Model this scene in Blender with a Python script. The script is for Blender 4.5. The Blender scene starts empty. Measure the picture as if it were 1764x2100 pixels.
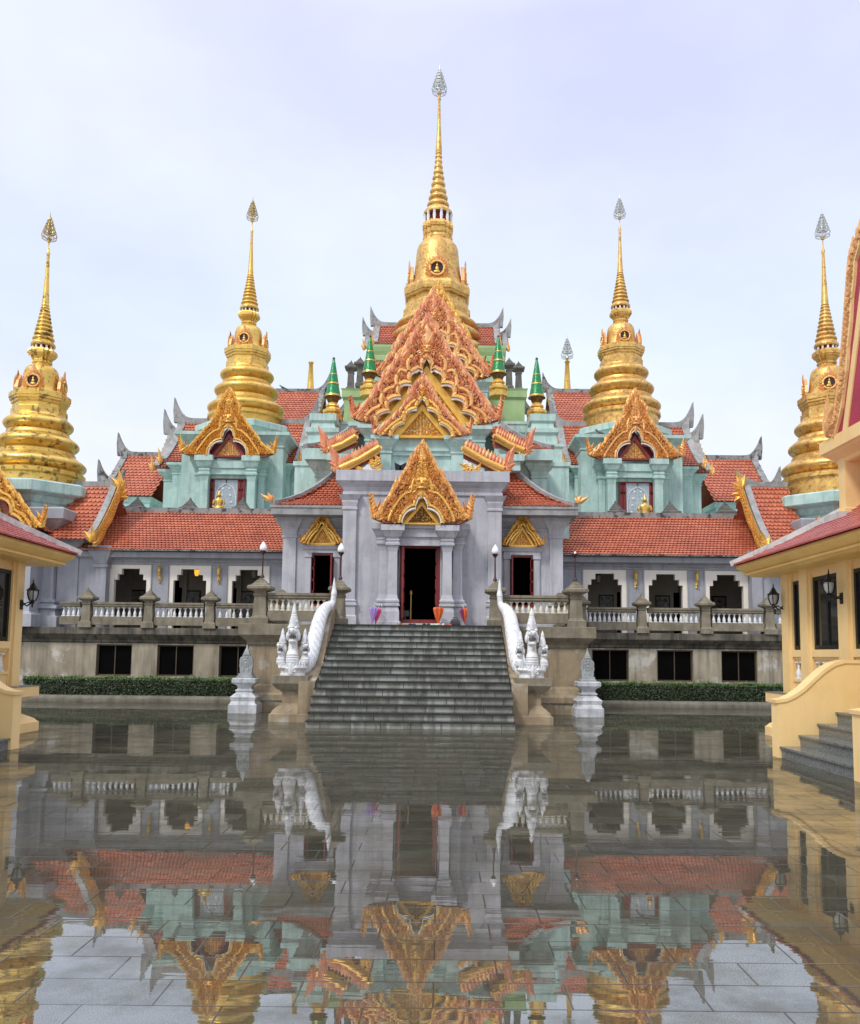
import bpy, math, random
from mathutils import Vector, Matrix
R = math.radians
rnd = random.Random(11)
sc = bpy.context.scene
col = sc.collection
V = Vector

# ------------------------------------------------------------------ camera
FPX, PPX, PPY = 1764.0, 907.0, 1176.0        # picture is 1764 x 2100 units
PIT, ROLL = R(5.47), 0.0105
CAMP = V((0.62, 0.0, 1.5))
fw = V((0, math.cos(PIT), math.sin(PIT))); up0 = V((0, -math.sin(PIT), math.cos(PIT))); rt0 = V((1, 0, 0))
cr, sr = math.cos(ROLL), math.sin(ROLL)
rt = rt0 * cr + up0 * sr
up = up0 * cr - rt0 * sr
cam = bpy.data.cameras.new('camera')
camo = bpy.data.objects.new('camera', cam); col.objects.link(camo)
cam.sensor_fit = 'HORIZONTAL'; cam.sensor_width = 36.0; cam.lens = 36.0 * FPX / 1764.0
cam.shift_x = -(PPX - 882) / 1764.0; cam.shift_y = (PPY - 1050) / 1764.0
cam.clip_start = 0.05; cam.clip_end = 5000
camo.matrix_world = Matrix(((rt.x, up.x, -fw.x, CAMP.x), (rt.y, up.y, -fw.y, CAMP.y), (rt.z, up.z, -fw.z, CAMP.z), (0, 0, 0, 1)))
sc.camera = camo

def P(px, py, d):
    """point at distance y = d seen at (px, py) of the photograph: used to survey the site"""
    r = rt * (px - PPX) + up * (PPY - py) + fw * FPX
    return CAMP + r * (d / r.y)
def zoomer(x0, y0, s):
    k = 0.8201 / s
    return lambda zx, zy, d: P(x0 * 0.8201 + zx * k, y0 * 0.8201 + zy * k, d)
Z1 = zoomer(800, 150, 2.8); Z2 = zoomer(750, 700, 2.52); Z3 = zoomer(700, 1100, 2.352); Z4 = zoomer(350, 450, 2.47)
Z5 = zoomer(0, 500, 2.334); B1 = zoomer(1350, 450, 2.47); B2 = zoomer(1750, 500, 2.334); B3 = zoomer(1750, 1300, 3.0)
B4 = zoomer(0, 1300, 2.52); B5 = zoomer(550, 1400, 3.207); B6 = zoomer(1150, 1400, 2.94); B7 = zoomer(900, 1150, 4.666)
ZR = zoomer(1350, 1150, 2.94)

# ------------------------------------------------------------------ sky and sun
SUN_EL, SUN_AZ = R(48), R(218)
w = bpy.data.worlds.new("World"); sc.world = w; w.use_nodes = True
nt = w.node_tree; nt.nodes.clear()
def N(t, ty, **kw):
    n = t.nodes.new(ty)
    for k, v in kw.items(): setattr(n, k, v)
    return n
wo_ = N(nt, 'ShaderNodeOutputWorld'); bg = N(nt, 'ShaderNodeBackground'); bg.inputs['Strength'].default_value = 0.1
sky = N(nt, 'ShaderNodeTexSky', sky_type='NISHITA', sun_disc=False, sun_elevation=SUN_EL, sun_rotation=SUN_AZ)
tc = N(nt, 'ShaderNodeTexCoord'); sx = N(nt, 'ShaderNodeSeparateXYZ'); nt.links.new(tc.outputs['Generated'], sx.inputs[0])
ra = N(nt, 'ShaderNodeValToRGB'); nt.links.new(sx.outputs['Z'], ra.inputs[0])
el = ra.color_ramp.elements
el[0].position = 0.0; el[0].color = (0.325, 0.327, 0.329, 1)
el[1].position = 1.0; el[1].color = (0.60, 0.61, 0.64, 1)
for p, c in ((0.2, (0.305, 0.314, 0.332, 1)), (0.34, (0.264, 0.290, 0.326, 1)), (0.5, (0.256, 0.270, 0.318, 1)), (0.62, (0.258, 0.266, 0.313, 1)), (0.75, (0.42, 0.43, 0.46, 1))):
    e = el.new(p); e.color = c
no = N(nt, 'ShaderNodeTexNoise'); no.inputs['Scale'].default_value = 1.7; no.inputs['Detail'].default_value = 5; no.inputs['Roughness'].default_value = 0.55
mp = N(nt, 'ShaderNodeMapping'); mp.inputs['Scale'].default_value = (1.0, 1.0, 1.8); mp.inputs['Location'].default_value = (0.35, 0.2, 0.7)
nt.links.new(tc.outputs['Generated'], mp.inputs[0]); nt.links.new(mp.outputs[0], no.inputs['Vector'])
r2 = N(nt, 'ShaderNodeValToRGB'); nt.links.new(no.outputs['Fac'], r2.inputs[0])
r2.color_ramp.elements[0].position = 0.33; r2.color_ramp.elements[0].color = (0.86, 0.88, 1.0, 1)
r2.color_ramp.elements[1].position = 0.68; r2.color_ramp.elements[1].color = (1.10, 1.11, 1.07, 1)
mu = N(nt, 'ShaderNodeMixRGB', blend_type='MULTIPLY'); mu.inputs[0].default_value = 1
nt.links.new(ra.outputs[0], mu.inputs[1]); nt.links.new(r2.outputs[0], mu.inputs[2])
sc30 = N(nt, 'ShaderNodeMixRGB', blend_type='MULTIPLY'); sc30.inputs[0].default_value = 1; sc30.inputs[2].default_value = (31, 31, 31, 1)
nt.links.new(mu.outputs[0], sc30.inputs[1])
mx = N(nt, 'ShaderNodeMixRGB'); mx.inputs[0].default_value = 0.93
nt.links.new(sky.outputs[0], mx.inputs[1]); nt.links.new(sc30.outputs[0], mx.inputs[2])
nt.links.new(mx.outputs[0], bg.inputs['Color']); nt.links.new(bg.outputs[0], wo_.inputs[0])
sun = bpy.data.lights.new('sun', 'SUN'); sun.energy = 2.0; sun.angle = R(10); sun.color = (1.0, 0.96, 0.88)
suno = bpy.data.objects.new('sun', sun); col.objects.link(suno)
sd = V((math.sin(SUN_AZ) * math.cos(SUN_EL), math.cos(SUN_AZ) * math.cos(SUN_EL), math.sin(SUN_EL)))
suno.rotation_euler = sd.to_track_quat('Z', 'Y').to_euler(); suno.location = (-10, -10, 30)
sc.view_settings.view_transform = 'Standard'; sc.view_settings.look = 'None'
sc.view_settings.exposure = 0.12; sc.view_settings.gamma = 1.0
sc.cycles.max_bounces = 7

# ------------------------------------------------------------------ materials
def mat(name, c1, c2=None, scale=2.0, rough=0.7, metal=0.0, bump=0.0, bscale=25.0, streak=0.0, streak_c=(0.03, 0.03, 0.025),
        island=None, blot=0.0, blot_c=(0.5, 0.5, 0.5), blot_s=1.5, wet=0.0, stretch=(1, 1, 1), r2=None, spec=None):
    m = bpy.data.materials.new(name); m.use_nodes = True
    t = m.node_tree; b = t.nodes['Principled BSDF']; L = t.links
    geo = N(t, 'ShaderNodeNewGeometry')
    vec = geo.outputs['Position']
    if stretch != (1, 1, 1):
        mp = N(t, 'ShaderNodeMapping'); mp.inputs['Scale'].default_value = stretch; L.new(vec, mp.inputs[0]); vec0 = mp.outputs[0]
    else: vec0 = vec
    def noise(s, v=vec, det=5, ro=0.6):
        n = N(t, 'ShaderNodeTexNoise'); n.inputs['Scale'].default_value = s; n.inputs['Detail'].default_value = det
        n.inputs['Roughness'].default_value = ro; L.new(v, n.inputs['Vector']); return n.outputs['Fac']
    def ramp(f, a, bb):
        r = N(t, 'ShaderNodeMapRange'); r.inputs['From Min'].default_value = a; r.inputs['From Max'].default_value = bb; L.new(f, r.inputs[0]); return r.outputs[0]
    def mix(f, a, bb, mode='MIX'):
        x = N(t, 'ShaderNodeMixRGB', blend_type=mode)
        for i, q in ((0, f), (1, a), (2, bb)):
            if isinstance(q, (int, float)): x.inputs[i].default_value = q
            elif isinstance(q, tuple): x.inputs[i].default_value = (*q, 1) if len(q) == 3 else q
            else: L.new(q, x.inputs[i])
        return x.outputs[0]
    c2 = c2 or tuple(v * 0.8 for v in c1)
    f = ramp(noise(scale, vec0), 0.35, 0.65)
    if island: c = mix(geo.outputs['Random Per Island'], c1, island); c = mix(mix_f(t, f, 0.5), c, c2)
    else: c = mix(f, c1, c2)
    if blot:
        fb = ramp(noise(blot_s, vec, 7, 0.62), 0.54, 0.60); fbm = N(t, 'ShaderNodeMath', operation='MULTIPLY'); L.new(fb, fbm.inputs[0]); fbm.inputs[1].default_value = blot
        c = mix(fbm.outputs[0], c, blot_c)
    if streak:
        mp = N(t, 'ShaderNodeMapping'); mp.inputs['Scale'].default_value = (5, 5, 0.45); L.new(vec, mp.inputs[0])
        fs = ramp(noise(1.0, mp.outputs[0], 6, 0.65), 0.48, 0.72); fm = N(t, 'ShaderNodeMath', operation='MULTIPLY'); L.new(fs, fm.inputs[0]); fm.inputs[1].default_value = streak
        c = mix(fm.outputs[0], c, streak_c)
    L.new(c, b.inputs['Base Color'])
    b.inputs['Metallic'].default_value = metal
    if spec is not None: b.inputs['Specular IOR Level'].default_value = spec
    if r2 is None: b.inputs['Roughness'].default_value = rough
    else:
        rr = N(t, 'ShaderNodeMapRange'); L.new(noise(scale * 3), rr.inputs[0]); rr.inputs['From Min'].default_value = 0.3; rr.inputs['From Max'].default_value = 0.7
        rr.inputs['To Min'].default_value = rough; rr.inputs['To Max'].default_value = r2; L.new(rr.outputs[0], b.inputs['Roughness'])
    if bump:
        bu = N(t, 'ShaderNodeBump'); bu.inputs['Strength'].default_value = bump; bu.inputs['Distance'].default_value = 0.02
        L.new(noise(bscale, vec, 4), bu.inputs['Height']); L.new(bu.outputs[0], b.inputs['Normal'])
    return m
def mix_f(t, f, k):
    x = N(t, 'ShaderNodeMath', operation='MULTIPLY'); t.links.new(f, x.inputs[0]); x.inputs[1].default_value = k; return x.outputs[0]

GOLD = mat('gold_leaf', (0.80, 0.55, 0.16), (0.66, 0.40, 0.08), 1.6, 0.28, 0.72, 0.25, 9, blot=0.5, blot_c=(0.34, 0.19, 0.06), blot_s=6.5, r2=0.46)
GOLDW = mat('worn_gold_leaf', (0.80, 0.53, 0.16), (0.56, 0.31, 0.09), 3.2, 0.32, 0.66, 0.4, 12, blot=0.65, blot_c=(0.27, 0.13, 0.06), blot_s=7.5, r2=0.52)
GOLDB = mat('black_flaked_gold_leaf', (0.80, 0.55, 0.15), (0.64, 0.40, 0.08), 1.6, 0.26, 0.72, 0.3, 9, blot=0.75, blot_c=(0.12, 0.075, 0.04), blot_s=4.6, r2=0.48)
GILT = mat('carved_gilt', (0.90, 0.56, 0.17), (0.66, 0.31, 0.10), 7, 0.36, 0.45, 0.8, 26, island=(0.74, 0.36, 0.15))
GILTR = mat('carved_red_gilt', (0.93, 0.58, 0.25), (0.50, 0.14, 0.08), 5, 0.4, 0.3, 0.8, 26, island=(0.72, 0.27, 0.155))
GILTY = mat('carved_bright_gilt', (0.90, 0.60, 0.15), (0.66, 0.33, 0.07), 6, 0.32, 0.6, 0.8, 26, island=(0.74, 0.38, 0.10))
GROUND_GILT = mat('gilt_ground', (0.40, 0.13, 0.06), (0.20, 0.045, 0.025), 9, 0.5, 0.25, 0.9, 30)
DKGILT = mat('dark_gilt', (0.22, 0.12, 0.03), (0.07, 0.035, 0.012), 9, 0.5, 0.4, 0.9, 30)
YPANEL = mat('gold_paint', (0.85, 0.50, 0.09), (0.72, 0.38, 0.06), 3, 0.35, 0.35)
MIRROR = mat('mirror_mosaic', (0.85, 0.85, 0.82), (0.6, 0.6, 0.6), 20, 0.2, 0.5, 0.5, 60)
WHITE_TRIM = mat('white_trim', (0.80, 0.78, 0.74), (0.62, 0.58, 0.52), 8, 0.5)
LAV = mat('lavender_grey_stucco', (0.505, 0.505, 0.55), (0.405, 0.41, 0.455), 1.4, 0.75, 0, 0.35, 22, streak=0.6, streak_c=(0.21, 0.21, 0.215), blot=0.3, blot_c=(0.33, 0.32, 0.32), blot_s=2.2)
LAVB = mat('blue_grey_stucco', (0.36, 0.37, 0.41), (0.29, 0.30, 0.335), 1.4, 0.7, 0, 0.25, 22, streak=0.55, streak_c=(0.16, 0.165, 0.185))
TURQ = mat('turquoise_stucco', (0.48, 0.64, 0.60), (0.37, 0.54, 0.50), 1.8, 0.72, 0, 0.35, 18, streak=0.6, streak_c=(0.17, 0.27, 0.245), blot=0.3, blot_c=(0.28, 0.42, 0.37), blot_s=3)
GREENS = mat('pale_green_stucco', (0.36, 0.52, 0.24), (0.30, 0.44, 0.21), 2, 0.72, 0, 0.2, 18, streak=0.25, streak_c=(0.18, 0.24, 0.12))
GREY = mat('grey_cement_trim', (0.34, 0.34, 0.345), (0.25, 0.25, 0.25), 3, 0.8, 0, 0.3, 25, streak=0.35, streak_c=(0.06, 0.06, 0.055), blot=0.25, blot_c=(0.12, 0.12, 0.11), blot_s=3)
GREYD = mat('mossy_ridge_cement', (0.30, 0.30, 0.30), (0.2, 0.2, 0.195), 4, 0.85, 0, 0.4, 25, streak=0.5, streak_c=(0.03, 0.03, 0.028), blot=0.85, blot_c=(0.035, 0.035, 0.03), blot_s=4)
TILE = mat('red_clay_tile', (0.43, 0.10, 0.046), (0.26, 0.055, 0.03), 0.9, 0.5, 0, 0, island=(0.55, 0.165, 0.08), streak=0.3, streak_c=(0.10, 0.04, 0.03))
TILEW = mat('glazed_wet_tile', (0.44, 0.085, 0.075), (0.34, 0.055, 0.05), 1.5, 0.24, 0, 0, island=(0.54, 0.15, 0.13), spec=0.9)
CONC = mat('weathered_concrete', (0.42, 0.37, 0.28), (0.25, 0.21, 0.15), 2.0, 0.85, 0, 0.5, 30, streak=0.75, streak_c=(0.07, 0.06, 0.042), blot=0.9, blot_c=(0.55, 0.53, 0.48), blot_s=0.9, stretch=(1, 1, 0.35))
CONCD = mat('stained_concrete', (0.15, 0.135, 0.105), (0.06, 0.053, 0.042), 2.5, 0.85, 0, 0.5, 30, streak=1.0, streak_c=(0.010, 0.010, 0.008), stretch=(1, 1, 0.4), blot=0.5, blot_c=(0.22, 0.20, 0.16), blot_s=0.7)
KERBM = mat('damp_kerb_concrete', (0.17, 0.155, 0.12), (0.10, 0.09, 0.065), 2.5, 0.75, 0, 0.4, 30, streak=0.6, streak_c=(0.04, 0.038, 0.028))
CONCS = mat('washed_concrete', (0.26, 0.23, 0.17), (0.17, 0.145, 0.10), 3.0, 0.85, 0, 0.5, 40, streak=0.6, streak_c=(0.055, 0.05, 0.035))
CONCB = mat('tan_washed_concrete', (0.34, 0.27, 0.175), (0.25, 0.19, 0.12), 3.0, 0.8, 0, 0.5, 40, streak=0.7, streak_c=(0.10, 0.075, 0.045), blot=0.7, blot_c=(0.44, 0.41, 0.35), blot_s=1.5)
WHITEP = mat('white_paint', (0.78, 0.79, 0.80), (0.64, 0.65, 0.67), 7, 0.5, 0, 0.3, 40, streak=0.4, streak_c=(0.36, 0.36, 0.35))
CREAMP = mat('cream_paint', (0.74, 0.70, 0.58), (0.66, 0.62, 0.50), 5, 0.5)
IVORY = mat('ivory_paint', (0.84, 0.79, 0.71), (0.78, 0.73, 0.65), 3, 0.6)
INNERW = mat('gallery_inner_wall', (0.34, 0.31, 0.26), (0.30, 0.27, 0.22), 3, 0.7)
MARBLE = mat('grey_marble', (0.58, 0.60, 0.63), (0.36, 0.38, 0.41), 4.5, 0.45, 0, 0.3, 20, streak=0.75, streak_c=(0.14, 0.145, 0.14), r2=0.65)
MARBLEG = mat('carved_grey_stone', (0.36, 0.39, 0.40), (0.24, 0.26, 0.265), 4, 0.6, 0, 0.4, 22, streak=0.4, streak_c=(0.12, 0.13, 0.13))
YELLOW = mat('cream_yellow_paint', (0.86, 0.62, 0.29), (0.80, 0.555, 0.245), 0.9, 0.5, 0, 0.15, 14, streak=0.22, streak_c=(0.60, 0.40, 0.18), blot=0.25, blot_c=(0.70, 0.47, 0.19), blot_s=1.6)
YELLOWG = mat('yellow_eave_paint', (0.82, 0.55, 0.18), (0.74, 0.46, 0.13), 1.8, 0.4, 0, 0.1, 14, streak=0.3, streak_c=(0.55, 0.31, 0.07))
PEACH = mat('peach_carved_board', (0.70, 0.40, 0.17), (0.58, 0.30, 0.11), 6, 0.55, 0, 0.8, 22)
CRIMSON = mat('crimson_panel', (0.40, 0.03, 0.075), (0.33, 0.024, 0.06), 2, 0.45)
WHITER = mat('white_hip_ridge', (0.62, 0.62, 0.60), (0.42, 0.42, 0.40), 6, 0.7, 0, 0.4, 20, streak=0.5, streak_c=(0.16, 0.16, 0.15))
REDW = mat('dark_red_wood', (0.24, 0.022, 0.02), (0.17, 0.015, 0.014), 5, 0.4)
MAROON = mat('maroon_metal', (0.055, 0.018, 0.018), None, 5, 0.4, 0.3)
BLACKM = mat('black_iron', (0.012, 0.012, 0.013), (0.02, 0.02, 0.021), 9, 0.4, 0.4)
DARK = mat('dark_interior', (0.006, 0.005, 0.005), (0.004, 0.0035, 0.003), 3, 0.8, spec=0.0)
DKGLASS = mat('dark_glass', (0.012, 0.014, 0.014), (0.02, 0.022, 0.02), 2, 0.06, 0, spec=0.5)
DKPANE = mat('dusty_dark_pane', (0.003, 0.0028, 0.0028), (0.004, 0.004, 0.004), 2, 0.6, 0, spec=0.02)
GLASSP = mat('pale_leaded_glass', (0.42, 0.50, 0.56), (0.32, 0.40, 0.46), 6, 0.25)
BRONZEF = mat('bronze_frame', (0.10, 0.075, 0.045), None, 6, 0.5, 0.2)
GREENM = mat('green_glass_mosaic', (0.015, 0.27, 0.085), (0.008, 0.17, 0.05), 14, 0.18, 0.1, 0.35, 40)
STONED = mat('dark_mossy_stone', (0.16, 0.155, 0.145), (0.09, 0.088, 0.08), 5, 0.85, 0, 0.4, 25, streak=0.5, streak_c=(0.035, 0.035, 0.03))
GLOBE = mat('milk_glass', (0.86, 0.86, 0.88), (0.82, 0.82, 0.84), 4, 0.2)
LAMPG = mat('lamp_glass', (0.42, 0.44, 0.44), (0.34, 0.36, 0.36), 4, 0.08, 0, spec=0.8)
WIRE = mat('silver_wire', (0.62, 0.64, 0.62), (0.48, 0.49, 0.45), 10, 0.35, 0.6)
WIREG = mat('gilt_wire', (0.56, 0.44, 0.20), (0.44, 0.32, 0.12), 10, 0.35, 0.6)
LEAFM = mat('hedge_leaf', (0.010, 0.020, 0.005), (0.02, 0.04, 0.008), 4, 0.55, 0, island=(0.032, 0.060, 0.010))  # greens darkened, the shade of the hedge side is put into the colour
LEAFT = mat('hedge_top_lit_leaf', (0.055, 0.12, 0.018), (0.04, 0.085, 0.014), 4, 0.5, 0, island=(0.09, 0.17, 0.025))  # lighter green copy: light falling on the hedge top is painted into the colour
HEDGEC = mat('hedge_twigs', (0.012, 0.014, 0.007), (0.008, 0.009, 0.005), 9, 0.9)
PHOTO = mat('framed_photo_print', (0.30, 0.29, 0.27), (0.03, 0.03, 0.03), 9, 0.3)
def plain(n, c, r=0.5): return mat(n, c, tuple(v * 0.85 for v in c), 6, r)
def granite_steps():
    m = mat('wet_granite_step', (0.29, 0.30, 0.26), (0.15, 0.157, 0.13), 4, 0.35, 0, 0.3, 60, r2=0.6, streak=0.6, streak_c=(0.035, 0.035, 0.03))
    t = m.node_tree; L = t.links; b = t.nodes['Principled BSDF']; src = b.inputs['Base Color'].links[0].from_socket
    geo = N(t, 'ShaderNodeNewGeometry')
    mp = N(t, 'ShaderNodeMapping'); mp.inputs['Scale'].default_value = (7, 0.3, 1.6); L.new(geo.outputs['Position'], mp.inputs[0])
    n = N(t, 'ShaderNodeTexNoise'); n.inputs['Scale'].default_value = 1.0; n.inputs['Detail'].default_value = 3; L.new(mp.outputs[0], n.inputs['Vector'])
    n2 = N(t, 'ShaderNodeTexNoise'); n2.inputs['Scale'].default_value = 0.9; L.new(geo.outputs['Position'], n2.inputs['Vector'])
    ad = N(t, 'ShaderNodeMath', operation='ADD'); L.new(n.outputs['Fac'], ad.inputs[0]); L.new(n2.outputs['Fac'], ad.inputs[1])
    mr = N(t, 'ShaderNodeMapRange'); mr.inputs['From Min'].default_value = 1.02; mr.inputs['From Max'].default_value = 1.12; mr.inputs['To Max'].default_value = 0.72; L.new(ad.outputs[0], mr.inputs[0])
    x = N(t, 'ShaderNodeMixRGB'); L.new(mr.outputs[0], x.inputs[0]); L.new(src, x.inputs[1]); x.inputs[2].default_value = (0.42, 0.44, 0.42, 1)
    # joints between the slabs of each riser
    sp = N(t, 'ShaderNodeSeparateXYZ'); L.new(geo.outputs['Position'], sp.inputs[0])
    zz = N(t, 'ShaderNodeMath', operation='DIVIDE'); L.new(sp.outputs['Z'], zz.inputs[0]); zz.inputs[1].default_value = 2.3 / 15
    fl = N(t, 'ShaderNodeMath', operation='FLOOR'); L.new(zz.outputs[0], fl.inputs[0])
    of = N(t, 'ShaderNodeMath', operation='MULTIPLY'); L.new(fl.outputs[0], of.inputs[0]); of.inputs[1].default_value = 0.273
    xx = N(t, 'ShaderNodeMath', operation='MULTIPLY'); L.new(sp.outputs['X'], xx.inputs[0]); xx.inputs[1].default_value = 1 / 0.62
    aa = N(t, 'ShaderNodeMath', operation='ADD'); L.new(xx.outputs[0], aa.inputs[0]); L.new(of.outputs[0], aa.inputs[1])
    fr = N(t, 'ShaderNodeMath', operation='FRACT'); L.new(aa.outputs[0], fr.inputs[0])
    lt = N(t, 'ShaderNodeMath', operation='LESS_THAN'); L.new(fr.outputs[0], lt.inputs[0]); lt.inputs[1].default_value = 0.022
    y = N(t, 'ShaderNodeMixRGB'); L.new(lt.outputs[0], y.inputs[0]); L.new(x.outputs[0], y.inputs[1]); y.inputs[2].default_value = (0.012, 0.012, 0.010, 1)
    L.new(y.outputs[0], b.inputs['Base Color'])
    return m
STEPM = granite_steps()
TREADM = mat('wet_shadowed_granite_tread', (0.035, 0.036, 0.032), (0.02, 0.02, 0.018), 6, 0.16, 0, 0.15, 50, r2=0.35, spec=0.4)  # wet stone, kept near black so nosing fronts paint the shadow line under each tread
GRANP = mat('speckled_granite', (0.24, 0.255, 0.245), (0.06, 0.065, 0.062), 45, 0.16, 0, r2=0.3)

def floor_material():
    m = bpy.data.materials.new('wet_granite_paving'); m.use_nodes = True
    t = m.node_tree; L = t.links; t.nodes.clear()
    out = N(t, 'ShaderNodeOutputMaterial'); geo = N(t, 'ShaderNodeNewGeometry'); pos = geo.outputs['Position']
    def noise(s, det=4, ro=0.6, v=pos):
        n = N(t, 'ShaderNodeTexNoise'); n.inputs['Scale'].default_value = s; n.inputs['Detail'].default_value = det; n.inputs['Roughness'].default_value = ro; L.new(v, n.inputs['Vector']); return n.outputs['Fac']
    def mapped(s):
        q = N(t, 'ShaderNodeMapping'); q.inputs['Scale'].default_value = s; L.new(pos, q.inputs[0]); return q.outputs[0]
    def mr(f, a, b_, c=0.0, d=1.0):
        q = N(t, 'ShaderNodeMapRange'); L.new(f, q.inputs[0])
        for k, v in (('From Min', a), ('From Max', b_), ('To Min', c), ('To Max', d)): q.inputs[k].default_value = v
        return q.outputs[0]
    def ma(op, a, b_):
        q = N(t, 'ShaderNodeMath', operation=op)
        for i, v in ((0, a), (1, b_)):
            if isinstance(v, (int, float)): q.inputs[i].default_value = v
            else: L.new(v, q.inputs[i])
        return q.outputs[0]
    def mix(f, a, b_):
        q = N(t, 'ShaderNodeMixRGB')
        for i, v in ((0, f), (1, a), (2, b_)):
            if isinstance(v, (int, float)): q.inputs[i].default_value = v
            elif isinstance(v, tuple): q.inputs[i].default_value = (*v, 1)
            else: L.new(v, q.inputs[i])
        return q.outputs[0]
    br = N(t, 'ShaderNodeTexBrick'); br.offset = 0.5
    br.inputs['Scale'].default_value = 1.0; br.inputs['Brick Width'].default_value = 0.60; br.inputs['Row Height'].default_value = 0.295
    br.inputs['Mortar Size'].default_value = 0.006; br.inputs['Mortar Smooth'].default_value = 0.7; br.inputs['Bias'].default_value = 0.0
    br.inputs['Color1'].default_value = (0.066, 0.064, 0.043, 1); br.inputs['Color2'].default_value = (0.13, 0.125, 0.086, 1); br.inputs['Mortar'].default_value = (0.02, 0.02, 0.018, 1)
    L.new(pos, br.inputs['Vector'])
    grain = noise(160, 2)
    c = mix(mr(grain, 0.35, 0.65), br.outputs['Color'], (0.055, 0.053, 0.045))
    c = mix(ma('MULTIPLY', mr(noise(1.3, 6), 0.45, 0.62), 0.55), c, (0.075, 0.065, 0.045))
    c = mix(br.outputs['Fac'], c, (0.02, 0.02, 0.018))
    dif = N(t, 'ShaderNodeBsdfDiffuse'); L.new(c, dif.inputs['Color'])
    gl = N(t, 'ShaderNodeBsdfGlossy')
    gl.inputs['Color'].default_value = (0.90, 0.90, 0.90, 1)
    wetn = mr(noise(1.25, 8, 0.70), 0.44, 0.62)                   # 0 standing water, 1 only damp
    near = mr(ma('ADD', noise(1.7, 3), 0.0), 0.35, 0.7, 0.0, 1.0)
    rough = ma('ADD', ma('MULTIPLY', ma('MULTIPLY', wetn, mr(grain, 0.3, 0.7, 0.3, 1.0)), 0.016), 0.003)
    rough = ma('ADD', rough, ma('MULTIPLY', br.outputs['Fac'], 0.10))
    L.new(rough, gl.inputs['Roughness'])
    lw = N(t, 'ShaderNodeLayerWeight'); lw.inputs['Blend'].default_value = 0.5
    fac = mr(lw.outputs['Facing'], 0.50, 0.95, 0.43, 0.62)
    fac = ma('MULTIPLY', fac, mr(wetn, 0.0, 1.0, 1.0, 0.50))
    fac = ma('MULTIPLY', fac, mr(br.outputs['Fac'], 0.0, 1.0, 1.0, 0.62))
    fac = ma('MULTIPLY', fac, mr(ma('MULTIPLY', mr(grain, 0.42, 0.62), mr(noise(0.7, 6, 0.62), 0.40, 0.60)), 0.0, 1.0, 1.0, 0.50))
    # ripples and unevenness of the water film
    h = ma('MULTIPLY', noise(1.0, 3, 0.55, mapped((0.9, 4.2, 1))), 0.00042)
    h = ma('ADD', h, ma('MULTIPLY', noise(1.0, 2, 0.5, mapped((2.2, 20.0, 1))), 0.00006))
    h = ma('ADD', h, ma('MULTIPLY', ma('MULTIPLY', grain, wetn), 0.000006))
    h = ma('SUBTRACT', h, ma('MULTIPLY', ma('MULTIPLY', br.outputs['Fac'], mr(noise(0.55, 4), 0.44, 0.60)), 0.0011))
    bu = N(t, 'ShaderNodeBump'); bu.inputs['Strength'].default_value = 1.0; bu.inputs['Distance'].default_value = 1.0
    # every slab lies a trace off level
    sp = N(t, 'ShaderNodeSeparateXYZ'); L.new(pos, sp.inputs[0])
    row = ma('FLOOR', ma('DIVIDE', sp.outputs['Y'], 0.295), 0)
    cl = ma('FLOOR', ma('ADD', ma('DIVIDE', sp.outputs['X'], 0.60), ma('MULTIPLY', ma('MODULO', row, 2.0), 0.5)), 0)
    cb = N(t, 'ShaderNodeCombineXYZ'); L.new(row, cb.inputs[0]); L.new(cl, cb.inputs[1])
    wn = N(t, 'ShaderNodeTexWhiteNoise', noise_dimensions='3D'); L.new(cb.outputs[0], wn.inputs['Vector'])
    sb = N(t, 'ShaderNodeVectorMath', operation='SUBTRACT'); L.new(wn.outputs['Color'], sb.inputs[0]); sb.inputs[1].default_value = (.5, .5, .5)
    ml = N(t, 'ShaderNodeVectorMath', operation='MULTIPLY'); L.new(sb.outputs[0], ml.inputs[0]); ml.inputs[1].default_value = (.0030, .0036, 0)
    an = N(t, 'ShaderNodeVectorMath', operation='ADD'); L.new(geo.outputs['Normal'], an.inputs[0]); L.new(ml.outputs[0], an.inputs[1])
    nn = N(t, 'ShaderNodeVectorMath', operation='NORMALIZE'); L.new(an.outputs[0], nn.inputs[0]); L.new(nn.outputs[0], bu.inputs['Normal'])
    L.new(h, bu.inputs['Height']); L.new(bu.outputs[0], gl.inputs['Normal'])
    ms = N(t, 'ShaderNodeMixShader'); L.new(fac, ms.inputs[0]); L.new(dif.outputs[0], ms.inputs[1]); L.new(gl.outputs[0], ms.inputs[2])
    L.new(ms.outputs[0], out.inputs[0])
    return m
FLOORM = floor_material()

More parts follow.
